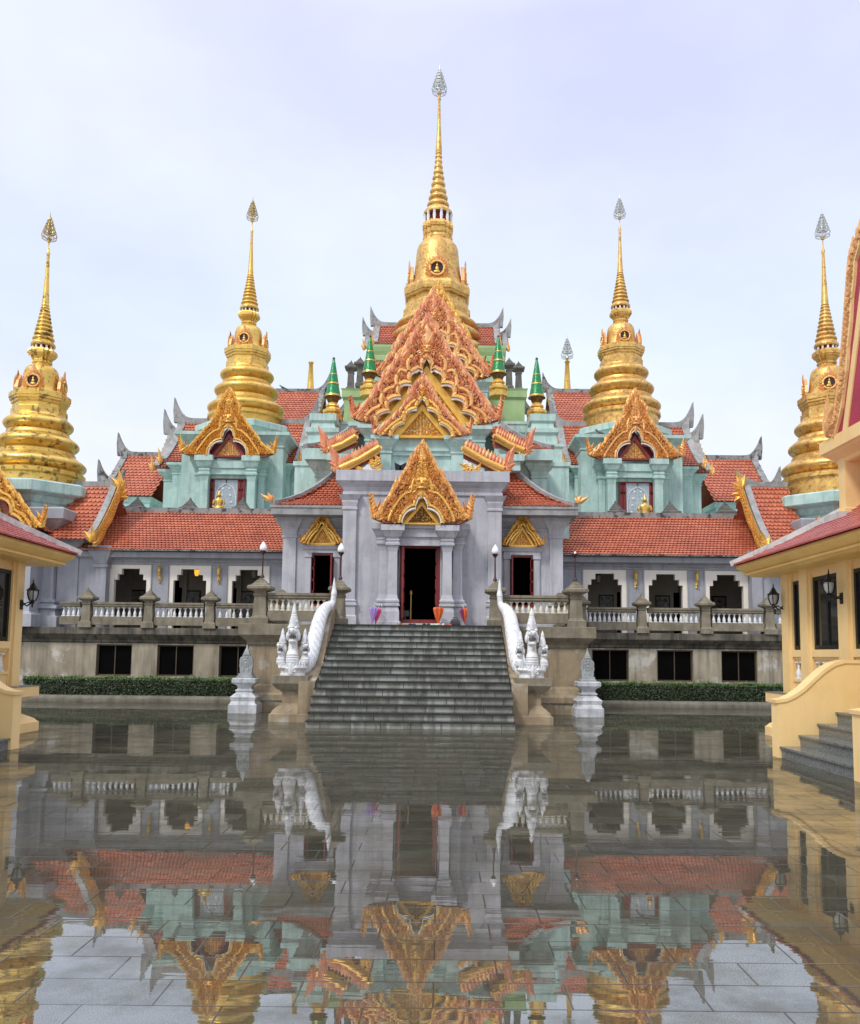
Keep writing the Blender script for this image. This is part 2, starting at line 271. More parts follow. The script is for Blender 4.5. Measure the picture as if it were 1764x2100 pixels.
# ------------------------------------------------------------------ mesh helpers
ORG = {}
class G:
    def __init__(s): s.v = []; s.f = []
    def add(s, vs, fs):
        n = len(s.v); s.v += [tuple(p) for p in vs]; s.f += [tuple(i + n for i in f) for f in fs]
    def box(s, x0, x1, y0, y1, z0, z1):
        s.add([(x0, y0, z0), (x1, y0, z0), (x1, y1, z0), (x0, y1, z0), (x0, y0, z1), (x1, y0, z1), (x1, y1, z1), (x0, y1, z1)],
              [(0, 3, 2, 1), (4, 5, 6, 7), (0, 1, 5, 4), (1, 2, 6, 5), (2, 3, 7, 6), (3, 0, 4, 7)])
    def loft(s, rings, cap0=True, cap1=True):
        n = len(rings[0]); vs = [p for r in rings for p in r]; fs = []
        for k in range(len(rings) - 1):
            for i in range(n):
                j = (i + 1) % n
                fs.append((k * n + i, k * n + j, (k + 1) * n + j, (k + 1) * n + i))
        if cap0: fs.append(tuple(reversed(range(n))))
        if cap1: fs.append(tuple(range((len(rings) - 1) * n, len(rings) * n)))
        s.add(vs, fs)
    def rp(s, x0, x1, y0, y1, prof):
        """rectangle swept up a moulding profile of (z, outward offset)"""
        s.loft([[(x0 - o, y0 - o, z), (x1 + o, y0 - o, z), (x1 + o, y1 + o, z), (x0 - o, y1 + o, z)] for z, o in prof])
    def poly(s, cx, cy, pts, prof):
        """plan polygon (unit size) swept up a profile of (z, size)"""
        s.loft([[(cx + a * k, cy + b * k, z) for a, b in pts] for z, k in prof])
    def lathe(s, cx, cy, prof, n=24):
        s.loft([[(cx + r * math.cos(2 * math.pi * i / n), cy + r * math.sin(2 * math.pi * i / n), z) for i in range(n)] for r, z in prof])
    def prism(s, fr, pts, h0, h1):
        n = len(pts)
        s.add([fr(u, v, h0) for u, v in pts] + [fr(u, v, h1) for u, v in pts],
              [tuple(range(n)), tuple(range(2 * n - 1, n - 1, -1))] + [(i, (i + 1) % n, n + (i + 1) % n, n + i) for i in range(n)])
    def tube(s, pts, rad, n=8, sq=False):
        pts = [V(p) for p in pts]; rings = []
        rf = rad if callable(rad) else (lambda t: rad)
        for i, p in enumerate(pts):
            a = pts[max(0, i - 1)]; b = pts[min(len(pts) - 1, i + 1)]
            d = (b - a).normalized(); ref = V((0, 0, 1)) if abs(d.z) < 0.9 else V((0, 1, 0))
            e1 = d.cross(ref).normalized(); e2 = e1.cross(d)
            r = rf(i / max(1, len(pts) - 1))
            rings.append([p + (e1 * math.cos(2 * math.pi * (k + .5) / n) + e2 * math.sin(2 * math.pi * (k + .5) / n)) * r for k in range(n)])
        s.loft(rings)
    def ball(s, c, rx, ry, rz, n=10, m=6):
        rings = []
        for k in range(m + 1):
            a = -math.pi / 2 + math.pi * k / m; q = max(0.02, math.cos(a))
            rings.append([(c[0] + rx * q * math.cos(2 * math.pi * i / n), c[1] + ry * q * math.sin(2 * math.pi * i / n), c[2] + rz * math.sin(a)) for i in range(n)])
        s.loft(rings)
def frame(o, u=(1, 0, 0), nrm=(0, -1, 0)):
    o, u, nrm = V(o), V(u), V(nrm)
    return lambda a, b, h=0.0: o + u * a + V((0, 0, b)) + nrm * h
def thing(name, label, cat, loc=(0, 0, 0), group=None):
    o = bpy.data.objects.new(name, None); col.objects.link(o); o.location = loc; o.empty_display_size = 0.3
    o['label'] = label; o['category'] = cat
    if group: o['group'] = group
    ORG[o.name] = V(loc); return o
def part(g, name, m, parent=None, smooth=None, label=None):
    me = bpy.data.meshes.new(name)
    off = ORG[parent.name] if parent else V((0, 0, 0))
    me.from_pydata([(p[0] - off.x, p[1] - off.y, p[2] - off.z) for p in g.v], [], g.f)
    me.materials.append(m)
    import bmesh
    bm = bmesh.new(); bm.from_mesh(me); bmesh.ops.recalc_face_normals(bm, faces=bm.faces); bm.to_mesh(me); bm.free()
    if smooth:
        for p in me.polygons: p.use_smooth = True
        me.set_sharp_from_angle(angle=R(smooth))
    o = bpy.data.objects.new(name, me); col.objects.link(o)
    if parent: o.parent = parent
    ORG[o.name] = off
    if label: o['label'] = label
    return o
def tag(o, label, cat, group=None):
    o['label'] = label; o['category'] = cat
    if group: o['group'] = group
def structure(o): o['kind'] = 'structure'
def inst(o, parent, world, rz=0.0):
    c = o.copy(); col.objects.link(c); c.parent = parent; c.location = V(world) - ORG[parent.name]; c.rotation_euler = (0, 0, rz)
    ORG[c.name] = V(world); return c
def clone(root, loc, label, rz=0.0):
    r = root.copy(); col.objects.link(r); r.location = loc; r.rotation_euler = (0, 0, rz); r['label'] = label; ORG[r.name] = V(loc)
    for ch in list(root.children):
        c = ch.copy(); col.objects.link(c); c.parent = r
        for gch in list(ch.children):
            d = gch.copy(); col.objects.link(d); d.parent = c
    return r
def lerp(a, b, t): return a + (b - a) * t

def tiles(g, A, B, C, D, tw=0.125, th=0.19, sag=0.0):
    """rows of round-ended clay tiles over the patch A B (eave) C D (top)"""
    A, B, C, D = V(A), V(B), V(C), V(D)
    up_ = ((D + C) - (A + B)) * 0.5; L = up_.length; rows = max(2, int(round(L / th))); th = L / rows
    nn = (B - A).cross(up_).normalized()
    if nn.z < 0: nn = -nn
    def S(u, v): return lerp(lerp(A, B, u), lerp(D, C, u), v) - nn * (sag * 4 * v * (1 - v))
    k = 6
    for i in range(k):
        v0, v1 = i / k, (i + 1) / k
        g.add([S(0, v0), S(1, v0), S(1, v1), S(0, v1)], [(0, 1, 2, 3)])
    for r in range(rows):
        v = (r + 0.35) / rows
        l, q = S(0, v), S(1, v); w_ = (q - l).length
        n = max(1, int(round(w_ / tw)))
        e1 = (q - l).normalized(); e2 = (S(0.5, min(1, v + 0.06)) - S(0.5, max(0, v - 0.06))).normalized(); en = e1.cross(e2).normalized()
        if en.z < 0: en = -en
        off = 0.5 * (r % 2)
        for i in range(n + (0 if r % 2 else 1)):
            u = (i + off) / n
            if u < 0.0 or u > 1.0: continue
            c = lerp(l, q, u); hw = w_ / n * 0.485; j = rnd.uniform(-0.004, 0.004)
            if u < 0.01 or u > 0.99: hw *= 0.5
            sh = [(-1, 0.75), (-1, -0.05), (-0.72, -0.36), (0, -0.52), (0.72, -0.36), (1, -0.05), (1, 0.75)]
            top = [c + e1 * (a * hw) + e2 * (b * th + j) + en * (0.055 if b < 0.5 else 0.010) for a, b in sh]
            low = [p - en * 0.034 for p in top[1:6]]
            g.add(top + low, [(0, 1, 2, 3, 4, 5, 6), (1, 7, 8, 2), (2, 8, 9, 3), (3, 9, 10, 4), (4, 10, 11, 5)])

def bar(g, pts, w_, h_):
    """rectangular beam along a polyline"""
    pts = [V(p) for p in pts]; rings = []
    for i, p in enumerate(pts):
        d = (pts[min(len(pts) - 1, i + 1)] - pts[max(0, i - 1)]).normalized()
        e1 = d.cross(V((0, 0, 1)))
        e1 = V((1, 0, 0)) if e1.length < 1e-4 else e1.normalized()
        e2 = e1.cross(d)
        rings.append([p - e1 * w_ / 2 - e2 * h_ / 2, p + e1 * w_ / 2 - e2 * h_ / 2, p + e1 * w_ / 2 + e2 * h_ / 2, p - e1 * w_ / 2 + e2 * h_ / 2])
    g.loft(rings)

def leaf(g, fr, u, v, ang, L, W, h=0.0, b=0.03, curl=0.0):
    ca, sa = math.cos(ang), math.sin(ang)
    def q(s, p, hh): return fr(u + ca * s - sa * p, v + sa * s + ca * p, hh)
    c1, c2, c3 = curl * W * .15, curl * W * .5, curl * W * 1.1
    vs = [q(0, -W * .22, h), q(0, W * .22, h), q(L * .34, -W * .5 + c1, h), q(L * .34, W * .5 + c1, h), q(L * .7, -W * .27 + c2, h), q(L * .7, W * .27 + c2, h), q(L, c3, h + b * .4),
          q(0, 0, h + b * .7), q(L * .34, c1, h + b), q(L * .7, c2, h + b * .85)]
    g.add(vs, [(0, 2, 8, 7), (7, 8, 3, 1), (2, 4, 9, 8), (8, 9, 5, 3), (4, 6, 9), (9, 6, 5), (0, 1, 3, 5, 6, 4, 2)])
def scroll(g, fr, u, v, r, h, sgn=1, turns=1.3, th=0.02):
    pts = []
    n = 12
    for i in range(n + 1):
        t = i / n; a = sgn * t * turns * 2 * math.pi; rr = r * (1 - 0.75 * t)
        pts.append(fr(u + rr * math.cos(a), v + rr * math.sin(a), h))
    g.tube(pts, lambda t: th * (1 - 0.5 * t), 5)

OUT = [(1.0, .05), (.90, .10), (.79, .20), (.68, .31), (.59, .41), (.47, .53), (.365, .64), (.30, .665), (.27, .71), (.19, .81), (.09, .92), (0, 1)]
OUTC = [(1.0, .05), (.90, .075), (.79, .135), (.65, .25), (.52, .38), (.37, .51), (.285, .60), (.225, .64), (.215, .75), (.15, .83), (.07, .93), (0, 1)]
def sample(pl, t):
    t = max(0, min(1, t)) * (len(pl) - 1); i = min(len(pl) - 2, int(t)); f = t - i
    return (pl[i][0] + (pl[i + 1][0] - pl[i][0]) * f, pl[i][1] + (pl[i + 1][1] - pl[i][1]) * f)
def pediment(root, fr, wo, ho, wi, hi, n=2, amp=0.1, leafs=0.16, mats=(GILT, GILTY), tymp=True, tmat=GILTY, tback=DKGILT, thick=0.22, horn=0.28, trim=True, soff=YPANEL, density=1.0, face=True, name='pediment', lab=None, prof=None):
    """carved flame-edged gable: cusped bargeboards, rope mouldings, mirror trim, tympanum"""
    K = 36
    def inner(t):
        nx, nz = hi, wi; l = math.hypot(nx, nz)
        s = abs(math.sin(math.pi * t * (n + .5))) ** 0.75 * amp
        x = wi * (1 - t) + nx / l * s * (1 - t ** 5); z = hi * t + nz / l * s * (0.35 + 0.65 * min(1, t * 1.5)) + (s * 0.35 if t > 0.85 else 0)
        return (max(0.0, x if t < 1 else 0), z)
    def outer(t):
        a, b = sample(prof or OUT, t); return (a * wo, b * ho)
    g = G(); ropes = G(); wt = G(); lv = G()
    for sg in (1, -1):
        io = [inner(i / K) for i in range(K + 1)]; oo = [outer(i / K) for i in range(K + 1)]
        bot = [(wi, 0), (wo * 0.80, 0.0)]
        ring = [(sg * a, b) for a, b in ([bot[1]] + oo + list(reversed(io)))]
        # strip of quads front and back
        q = [(sg * a, b) for a, b in oo]; p = [(sg * a, b) for a, b in io]
        for hh in (0.0, -thick):
            base = [fr(a, b, hh) for a, b in q] + [fr(a, b, hh) for a, b in p] + [fr(sg * bot[1][0], 0, hh)]
            fs = [(i, i + 1, K + 2 + i, K + 1 + i) for i in range(K)] + [(0, K + 1, 2 * K + 2)]
            g.add(base, fs)
        for e in (q, p):
            g.add([fr(a, b, 0) for a, b in e] + [fr(a, b, -thick) for a, b in e], [(i, i + 1, K + 2 + i, K + 1 + i) for i in range(K)])
        g.add([fr(sg * wi, 0, 0), fr(sg * wo * .8, 0, 0), fr(sg * wo * .8, 0, -thick), fr(sg * wi, 0, -thick)], [(0, 1, 2, 3)])
        g.add([fr(sg * wo, ho * .085, 0), fr(sg * wo * .8, 0, 0), fr(sg * wo * .8, 0, -thick), fr(sg * wo, ho * .085, -thick)], [(0, 1, 2, 3)])
        rr = 0.032 * leafs / 0.16 * 1.3
        def off(k): return [fr(sg * (lerp(io[i][0], oo[i][0], k)), lerp(io[i][1], oo[i][1], k), 0.02 + 0.05 * leafs) for i in range(K)]
        ropes.tube(off(0.07), rr * 1.5, 6)
        mid = []
        for i in range(K):
            t = i / K
            s = abs(math.sin(math.pi * (t * (n + .5) + 0.1)))
            k = 0.42 + 0.16 * s
            if t < 0.82: mid.append(fr(sg * lerp(io[i][0], oo[i][0], k), lerp(io[i][1], oo[i][1], k), 0.05 + 0.05 * leafs))
        ropes.tube(mid, rr * 1.15, 6)
        if trim:
            for i in range(K):
                a, b = io[i], io[i + 1]
                ew = .045 * leafs / .16
                def inw(p_): d_ = math.hypot(p_[0], p_[1] + .3) or 1; return (max(0, p_[0] - ew * .55), p_[1] - ew)
                ai, bi = inw(a), inw(b); h_ = .05 + .03 * leafs
                wt.add([fr(sg * a[0], a[1], h_), fr(sg * b[0], b[1], h_), fr(sg * bi[0], bi[1], h_), fr(sg * ai[0], ai[1], h_), fr(sg * ai[0], ai[1], -.06), fr(sg * bi[0], bi[1], -.06)], [(0, 1, 2, 3), (3, 2, 5, 4)])
        # rows of leaves over the board
        Ls = math.hypot(wo, ho); leafs_b = leafs * .66; step = leafs_b * 0.5 / density; nt_ = int(Ls / step)
        for i in range(nt_):
            t = (i + .5) / nt_
            a0 = outer(max(0, t - .02)); a1 = outer(min(1, t + .02)); sl = math.atan2(a1[1] - a0[1], a1[0] - a0[0])   # heads to the apex
            o_ = outer(t); i_ = inner(t)
            bw = math.hypot(o_[0] - i_[0], o_[1] - i_[1]); rows = max(1, int(bw / (leafs_b * 0.62)))
            for r in range(rows + 1):
                k = r / max(1, rows)
                if k < 0.12: continue
                x = lerp(i_[0], o_[0], k); z = lerp(i_[1], o_[1], k)
                ang = sl - (0.35 + 0.35 * k) + rnd.uniform(-1.1, 1.1); x += rnd.uniform(-.3, .3) * leafs_b; z += rnd.uniform(-.3, .3) * leafs_b; x = max(x, .01)
                L = leafs_b * rnd.uniform(.7, 1.5)
                if r == rows:
                    ang = sl - 0.62 + rnd.uniform(-.2, .2); L = leafs * rnd.uniform(1.25, 1.9)
                aa = ang if sg > 0 else math.pi - ang
                leaf(lv, fr, sg * x, z, aa, L, L * 0.55, 0.005 + 0.04 * rnd.random(), leafs * 0.30, sg * 0.5)
                if r < rows and rnd.random() < .16: scroll(lv, fr, sg * x, z, L * .34, leafs * .22, sg, 1.3, L * .10)
        # upswept flame at the eave end
        bx, bz = wo * 0.96, ho * 0.07
        H = horn * ho
        for (dx, dz, a, L, W, c) in ((wo * .03, 0, 1.30, H * 1.15, H * .34, .5), (wo * .01, H * .1, 1.0, H * .55, H * .2, .5), (wo * .05, H * .35, 1.15, H * .45, H * .16, .5), (wo * .0, H * .3, 1.8, H * .5, H * .16, .5), (-wo * .06, 0.0, 1.75, H * .62, H * .3, .4), (wo * .02, -.02 * ho, 0.85, H * .5, H * .3, .6), (-wo * .13, .01 * ho, 2.0, H * .42, H * .26, .4), (wo * .01, .1 * H, 1.1, H * .7, H * .2, .6)):
            leaf(lv, fr, sg * (bx + dx), bz + dz, a if sg > 0 else math.pi - a, L, W, -0.03, leafs * .45, sg * c)
        for i in range(7):
            t = i / 6; xx = bx + wo * .03 + math.cos(1.3) * H * t * .95; zz2 = bz + math.sin(1.3) * H * t * .95
            for a in (.75, 2.0): leaf(lv, fr, sg * xx, zz2, a if sg > 0 else math.pi - a, H * .30 * (1 - .55 * t), H * .15 * (1 - .5 * t), -.01, leafs * .4, sg * .7)
        scroll(lv, fr, sg * wo * .9, ho * .075, ho * .045, 0.03, sg, 1.3, ho * .014)
    # apex finial
    for a, L, W in ((math.pi / 2, ho * .26, ho * .16), (math.pi / 2 + .45, ho * .16, ho * .09), (math.pi / 2 - .45, ho * .16, ho * .09)):
        leaf(lv, fr, 0, ho * .77, a, L, W, 0.02, leafs * .4)
    p0 = part(g, name, GROUND_GILT, root)
    if lab: p0['label'] = lab
    part(lv, 'flame_carving', mats[0], p0)
    mm = G()
    for sg in (1, -1):
        for i in range(int(26 * density)):
            t = rnd.random() * .9; o_ = outer(t); i_ = inner(t); k = rnd.uniform(.3, .9); s_ = leafs * rnd.uniform(.09, .16)
            x, z = sg * lerp(i_[0], o_[0], k), lerp(i_[1], o_[1], k)
            mm.add([fr(x - s_, z, leafs * .26), fr(x, z - s_ * 1.2, leafs * .26), fr(x + s_, z, leafs * .26), fr(x, z + s_ * 1.2, leafs * .3)], [(0, 1, 2, 3)])
    if trim: part(mm, 'mirror_inlay', MIRROR, p0)
    part(ropes, 'rope_moulding', mats[1], p0, 40)
    if trim: part(wt, 'white_edging', WHITE_TRIM, p0)
    if face:                                   # guardian-face boss over the arch
        fg = G(); z0 = inner(1)[1]; s = (ho - z0) * 0.62
        fg.ball(fr(0, z0 + s * .38, .03), s * .22, s * .14, s * .22)
        fg.ball(fr(-s * .11, z0 + s * .46, .03 + s * .12), s * .07, s * .06, s * .07, 8, 5); fg.ball(fr(s * .11, z0 + s * .46, .03 + s * .12), s * .07, s * .06, s * .07, 8, 5)
        fg.ball(fr(0, z0 + s * .36, .03 + s * .15), s * .06, s * .06, s * .06, 8, 5)
        fg.ball(fr(0, z0 + s * .22, .03 + s * .10), s * .16, s * .07, s * .05, 10, 5)
        for sg in (1, -1):
            for a, zz_ in ((0.0, .25), (0.55, .36), (1.0, .5), (1.25, .62)): leaf(fg, fr, sg * s * .10, z0 + s * zz_, a if sg > 0 else math.pi - a, s * .30, s * .15, .05, .05, sg * .8)
            scroll(fg, fr, sg * s * .3, z0 + s * .2, s * .14, .06, sg, 1.4, s * .035)
        leaf(fg, fr, 0, z0 + s * .2, -math.pi / 2, s * .34, s * .3, .05, .06)
        for k_ in range(5):
            for e_ in ((-1, 1) if k_ < 4 else (0,)): scroll(fg, fr, e_ * s * (.13 - .02 * k_), z0 + s * (.62 + .13 * k_), s * (.085 - .008 * k_), .06, -e_ or 1, 1.2, s * .026)
            leaf(fg, fr, 0, z0 + s * (.55 + .13 * k_), math.pi / 2, s * .16, s * .1, .06, .05)
        part(fg, 'guardian_face_boss', mats[1], p0, 50)
    if tymp:
        tb = G(); tb.prism(fr, [(-wi * .98, 0), (wi * .98, 0), (0, hi * 1.0)], -thick - .12, -thick - .20)
        part(tb, 'tympanum', tback, p0)
        bk = G(); iw = [inner(i / K) for i in range(K + 1)]
        bk.prism(fr, [(a, b) for a, b in iw] + [(-a, b) for a, b in iw[-2::-1]], -thick - .205, -thick - .24); part(bk, 'gold_backing', soff, p0)
        sf = G(); fw_ = wi * 0.14
        for sg in (1, -1):
            sf.prism(fr, [(sg * wi * 1.0, 0.0), (sg * wi * .80, 0.0), (0, hi * .82), (0, hi * 1.02)], -thick - .02, -thick - .12)
        sf.prism(fr, [(-wi, -.0), (wi, -.0), (wi, hi * .07), (-wi, hi * .07)], -thick + .02, -thick - .14)
        # underside boards of the overhang
        for sg in (1, -1):
            a, b = (sg * (wi + amp * .55), 0.02), (0, hi + amp * 1.35)
            sf.add([fr(*a, -.01), fr(*b, -.01), fr(*b, -thick - .16), fr(*a, -thick - .16)], [(0, 1, 2, 3)])
        part(sf, 'gold_frame', soff, p0)
        tl = G(); mirr = G(); st = leafs * .55
        rows = max(3, int(hi * .8 / st))
        for r in range(rows):
            z = hi * .09 + (hi * .72) * r / rows; half = (wi * .78) * (1 - (z / (hi * .84)))
            m_ = max(0, int(half / st))
            for i in range(-m_, m_ + 1):
                x = i * st * .95
                a = math.pi / 2 + (-i * .22 if True else 0) + rnd.uniform(-.5, .5)
                leaf(tl, fr, x, z, a, leafs * .62, leafs * .36, -thick - .115, leafs * .25, .5 if i < 0 else -.5)
                if rnd.random() < .4: scroll(tl, fr, x, z, leafs * .2, -thick - .09, 1 if i > 0 else -1, 1.2, leafs * .06)
                if rnd.random() < .38:
                    s_ = leafs * .13; xx = x + rnd.uniform(-.5, .5) * st
                    mirr.add([fr(xx - s_, z, -thick - .112), fr(xx, z - s_, -thick - .112), fr(xx + s_, z, -thick - .112), fr(xx, z + s_, -thick - .105)], [(0, 1, 2, 3)])
        part(tl, 'tympanum_carving', tmat, p0)
        if mirr.v: part(mirr, 'mirror_inlay', MIRROR, p0)
    return p0

def horn_ridge(g, fr, pts, th=0.14):
    g.prism(fr, pts, th / 2, -th / 2)
def horn_pts(x0, z0, run, rise, thick, sg=1):
    """upswept ridge end: concave top sweeping to a point"""
    top = [(x0 + sg * run * t, z0 + thick + rise * t ** 2.6) for t in [i / 10 for i in range(11)]]
    return [(x0, z0)] + top + [(x0 + sg * run * 1.03, z0 + rise * .55), (x0 + sg * run * .98, z0 - thick * .2)]

# ------------------------------------------------------------------ ground
g = G(); S_ = 900
g.add([(-S_, -60, 0), (S_, -60, 0), (S_, 1200, 0), (-S_, 1200, 0)], [(0, 1, 2, 3)])
fl = part(g, 'courtyard_ground', FLOORM); structure(fl)

PZ = 2.3            # terrace level
# ------------------------------------------------------------------ staircase
st = thing('staircase', 'wide wet dark granite staircase rising from the flooded court to the main door', 'staircase', (0, 18, 0))
NST = 15; RI = PZ / NST
fronts = [17.85, 18.15, 18.45] + [18.78 + i * 0.345 for i in range(12)]
for k in range(NST):
    y0 = fronts[k]; hw = 2.15 if k < 3 else 2.18
    y1 = fronts[k + 1] + .02 if k < NST - 1 else 23.0
    g = G(); g.box(-hw, hw, y0, y1 + (.4 if k < NST - 1 else 0), -0.02 if k == 0 else k * RI - .002, (k + 1) * RI - 0.035)
    s_ = part(g, 'step', STEPM, st)
    g = G(); g.box(-hw - .001, hw + .001, y0 - .045, y1, (k + 1) * RI - 0.036, (k + 1) * RI); part(g, 'tread', TREADM, s_)

# ------------------------------------------------------------------ terrace
te = thing('temple_terrace', 'weathered concrete terrace with dark basement windows under the temple galleries', 'terrace', (0, 25, 0))
def moulded(x0, x1, y0, y1, m_body, cor=0.24):
    b = G(); b.rp(x0, x1, y0, y1, [(0, .16), (.26, .16), (.30, .20), (.44, .20), (.50, .12), (.66, .06), (.72, .0), (1.72, .0)])
    part(b, 'landing_block', CONCB, te)
    c = G(); c.rp(x0, x1, y0, y1, [(1.72, .02), (1.76, .05), (1.82, .05), (1.88, .10), (1.98, cor - .03), (2.0, cor), (PZ - .02, cor), (PZ - .01, cor - .01)])
    part(c, 'landing_cornice', CONCS, te)
moulded(-4.48, -2.62, 22.85, 29.5, CONCB); moulded(2.62, 4.44, 22.85, 29.5, CONCB)
# the sides of the stairs between landing blocks, floor of the terrace
g = G(); g.box(-2.62, 2.62, 22.98, 29.4, 0, PZ - .004); part(g, 'landing_core', CONCS, te)
xl, xr = -16.5, 16.7
def side_terrace(x0, x1, wins):
    y0 = 28.2; zt, zb = 1.76, .74
    b = G(); xs = sorted([x0, x1] + [v for q in wins for v in q])
    for i in range(0, len(xs), 2): b.box(xs[i], xs[i + 1], y0, y0 + .4, 0, 1.80)
    for a, c in wins: b.box(a, c, y0, y0 + .4, 0, zb); b.box(a, c, y0, y0 + .4, zt, 1.80)
    part(b, 'basement_wall', CONC, te)
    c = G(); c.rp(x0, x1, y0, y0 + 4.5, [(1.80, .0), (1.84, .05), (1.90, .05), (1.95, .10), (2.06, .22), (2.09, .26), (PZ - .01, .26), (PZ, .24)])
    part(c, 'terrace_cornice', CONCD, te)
    for a, q in wins:
        f = G()
        for (p0, p1, r0, r1) in ((a, a + .05, zb, zt), (q - .05, q, zb, zt), (a + .05, q - .05, zt - .04, zt), (a + .05, q - .05, zb, zb + .05), ((a + q) / 2 - .015, (a + q) / 2 + .015, zb + .05, zt - .04)):
            f.box(p0, p1, y0 + .10, y0 + .16, r0, r1)
        wf = part(f, 'basement_window', BRONZEF, te)
        pn = G(); pn.box(a + .02, q - .02, y0 + .13, y0 + .14, zb + .02, zt - .02); part(pn, 'pane', DKPANE, wf)
def px2x(px, py, d): return P(px, py, d).x
LW = [(px2x(a, 1350, 28.2), px2x(b, 1350, 28.2)) for a, b in ((197, 270), (322, 397), (449, 524))]
RW = [(px2x(a, 1365, 28.2), px2x(b, 1365, 28.2)) for a, b in ((1214, 1290), (1348, 1422), (1480, 1554))]
side_terrace(xl, -4.48, LW); side_terrace(4.44, xr, RW)
g = G(); g.box(xl, xr, 32.7, 60, 0, 5.55); part(g, 'upper_terrace_core', TURQ, te)
for sx_, a, b in ((-1, xl, -4.48), (1, 4.44, xr)):
    k = G(); y = 26.2; k.loft([[(x, y, 0), (x, y - .02, .10), (x, y + .03, .17), (x, y + .12, .20), (x, y + .28, .20), (x, y + .34, 0)] for x in (a + (.0 if sx_ < 0 else .45), b - (.45 if sx_ < 0 else 0))])
    o = part(k, 'stone_kerb', CONCS, None, 60)
    o.data.materials[0] = KERBM; tag(o, 'rounded concrete kerb along the flooded court, %s of the stairs' % ('left' if sx_ < 0 else 'right'), 'kerb')
    soil = G(); soil.box(a, b, 26.5, 28.2, 0, .12); so = part(soil, 'planting_bed', HEDGEC); structure(so)

# hedges
def hedge(x0, x1, lab):
    h = thing('hedge', lab, 'hedge', ((x0 + x1) / 2, 27.2, .1))
    c = G(); c.box(x0 + .05, x1 - .05, 26.95, 27.6, .1, .62); part(c, 'twig_core', HEDGEC, h)  # near-black core paints the shade seen between the side leaves
    l = G(); ltop = G(); n = int((x1 - x0) * 2300)
    for i in range(n):
        f = rnd.random(); x = rnd.uniform(x0, x1)
        if f < .40: p = V((x, 26.9 + rnd.uniform(-.03, .07) + .03 * math.sin(x * 7) * math.sin(x * 2.3), .1 + .58 * rnd.random() ** .85)); nn = V((rnd.gauss(0, .6), -1, rnd.gauss(.3, .5)))
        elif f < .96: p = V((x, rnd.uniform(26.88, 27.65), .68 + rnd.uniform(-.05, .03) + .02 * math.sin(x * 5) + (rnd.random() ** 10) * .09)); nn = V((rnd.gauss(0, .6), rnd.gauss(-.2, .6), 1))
        else: p = V((rnd.choice((x0, x1)) + rnd.uniform(-.04, .04), rnd.uniform(26.9, 27.6), .1 + .58 * rnd.random())); nn = V((rnd.gauss(0, 1), rnd.gauss(0, .5), .3))
        nn.normalize(); a = nn.orthogonal().normalized(); a.rotate(Matrix.Rotation(rnd.uniform(0, 6.28), 3, nn)); b = nn.cross(a)
        L = rnd.uniform(.022, .04); W = L * .5
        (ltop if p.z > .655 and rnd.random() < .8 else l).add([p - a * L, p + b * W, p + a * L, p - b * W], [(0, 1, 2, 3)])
    part(l, 'foliage', LEAFM, h); part(ltop, 'top_lit_foliage', LEAFT, h)
hedge(px2x(50, 1400, 27), -4.75, 'low clipped dark green hedge below the basement windows left of the stairs')
hedge(4.75, 13.2, 'low clipped green hedge below the basement windows right of the stairs')

# ------------------------------------------------------------------ balustrades
def post_geo(cx, cy, z0, h, w_):
    k = w_ / 2; z = z0
    q = G(); q.rp(cx, cx, cy, cy, [(z0, k * 1.35), (z0 + .16, k * 1.35), (z0 + .19, k * 1.1), (z0 + .23, k), (z0 + h * .58, k * .82), (z0 + h * .60, k * .98), (z0 + h * .63, k * .98), (z0 + h * .65, k * .85),
                                (z0 + h * .68, k * .9), (z0 + h * .70, k * 1.2), (z0 + h * .725, k * 1.62), (z0 + h * .74, k * 1.74), (z0 + h * .79, k * 1.74), (z0 + h * .815, k * 1.45)])
    zt = z0 + h * .815; st_ = (h * .185) / 5
    for i in range(5):
        r = k * (1.22 - i * .25); q.rp(cx, cx, cy, cy, [(zt, r), (zt + st_ * .62, r * .98), (zt + st_, max(.02, r - k * .23))]); zt += st_
    q.rp(cx, cx, cy, cy, [(zt - .01, k * .14), (zt + .05, .008)])
    return q
BAL = None
def baluster_mesh(h=.30):
    q = G(); r = .05
    q.rp(0, 0, 0, 0, [(0, r * 1.15), (.03, r * 1.15)])
    q.lathe(0, 0, [(r * .8, .03), (r * 1.02, .07), (r * 1.05, .10), (r * .8, .15), (r * .48, .20), (r * .42, .215), (r * .62, .225), (r * .48, .235), (r * .55, h - .035), (r * .9, h - .025)], 10)
    q.rp(0, 0, 0, 0, [(h - .025, r * 1.05), (h, r * 1.05)])
    return q
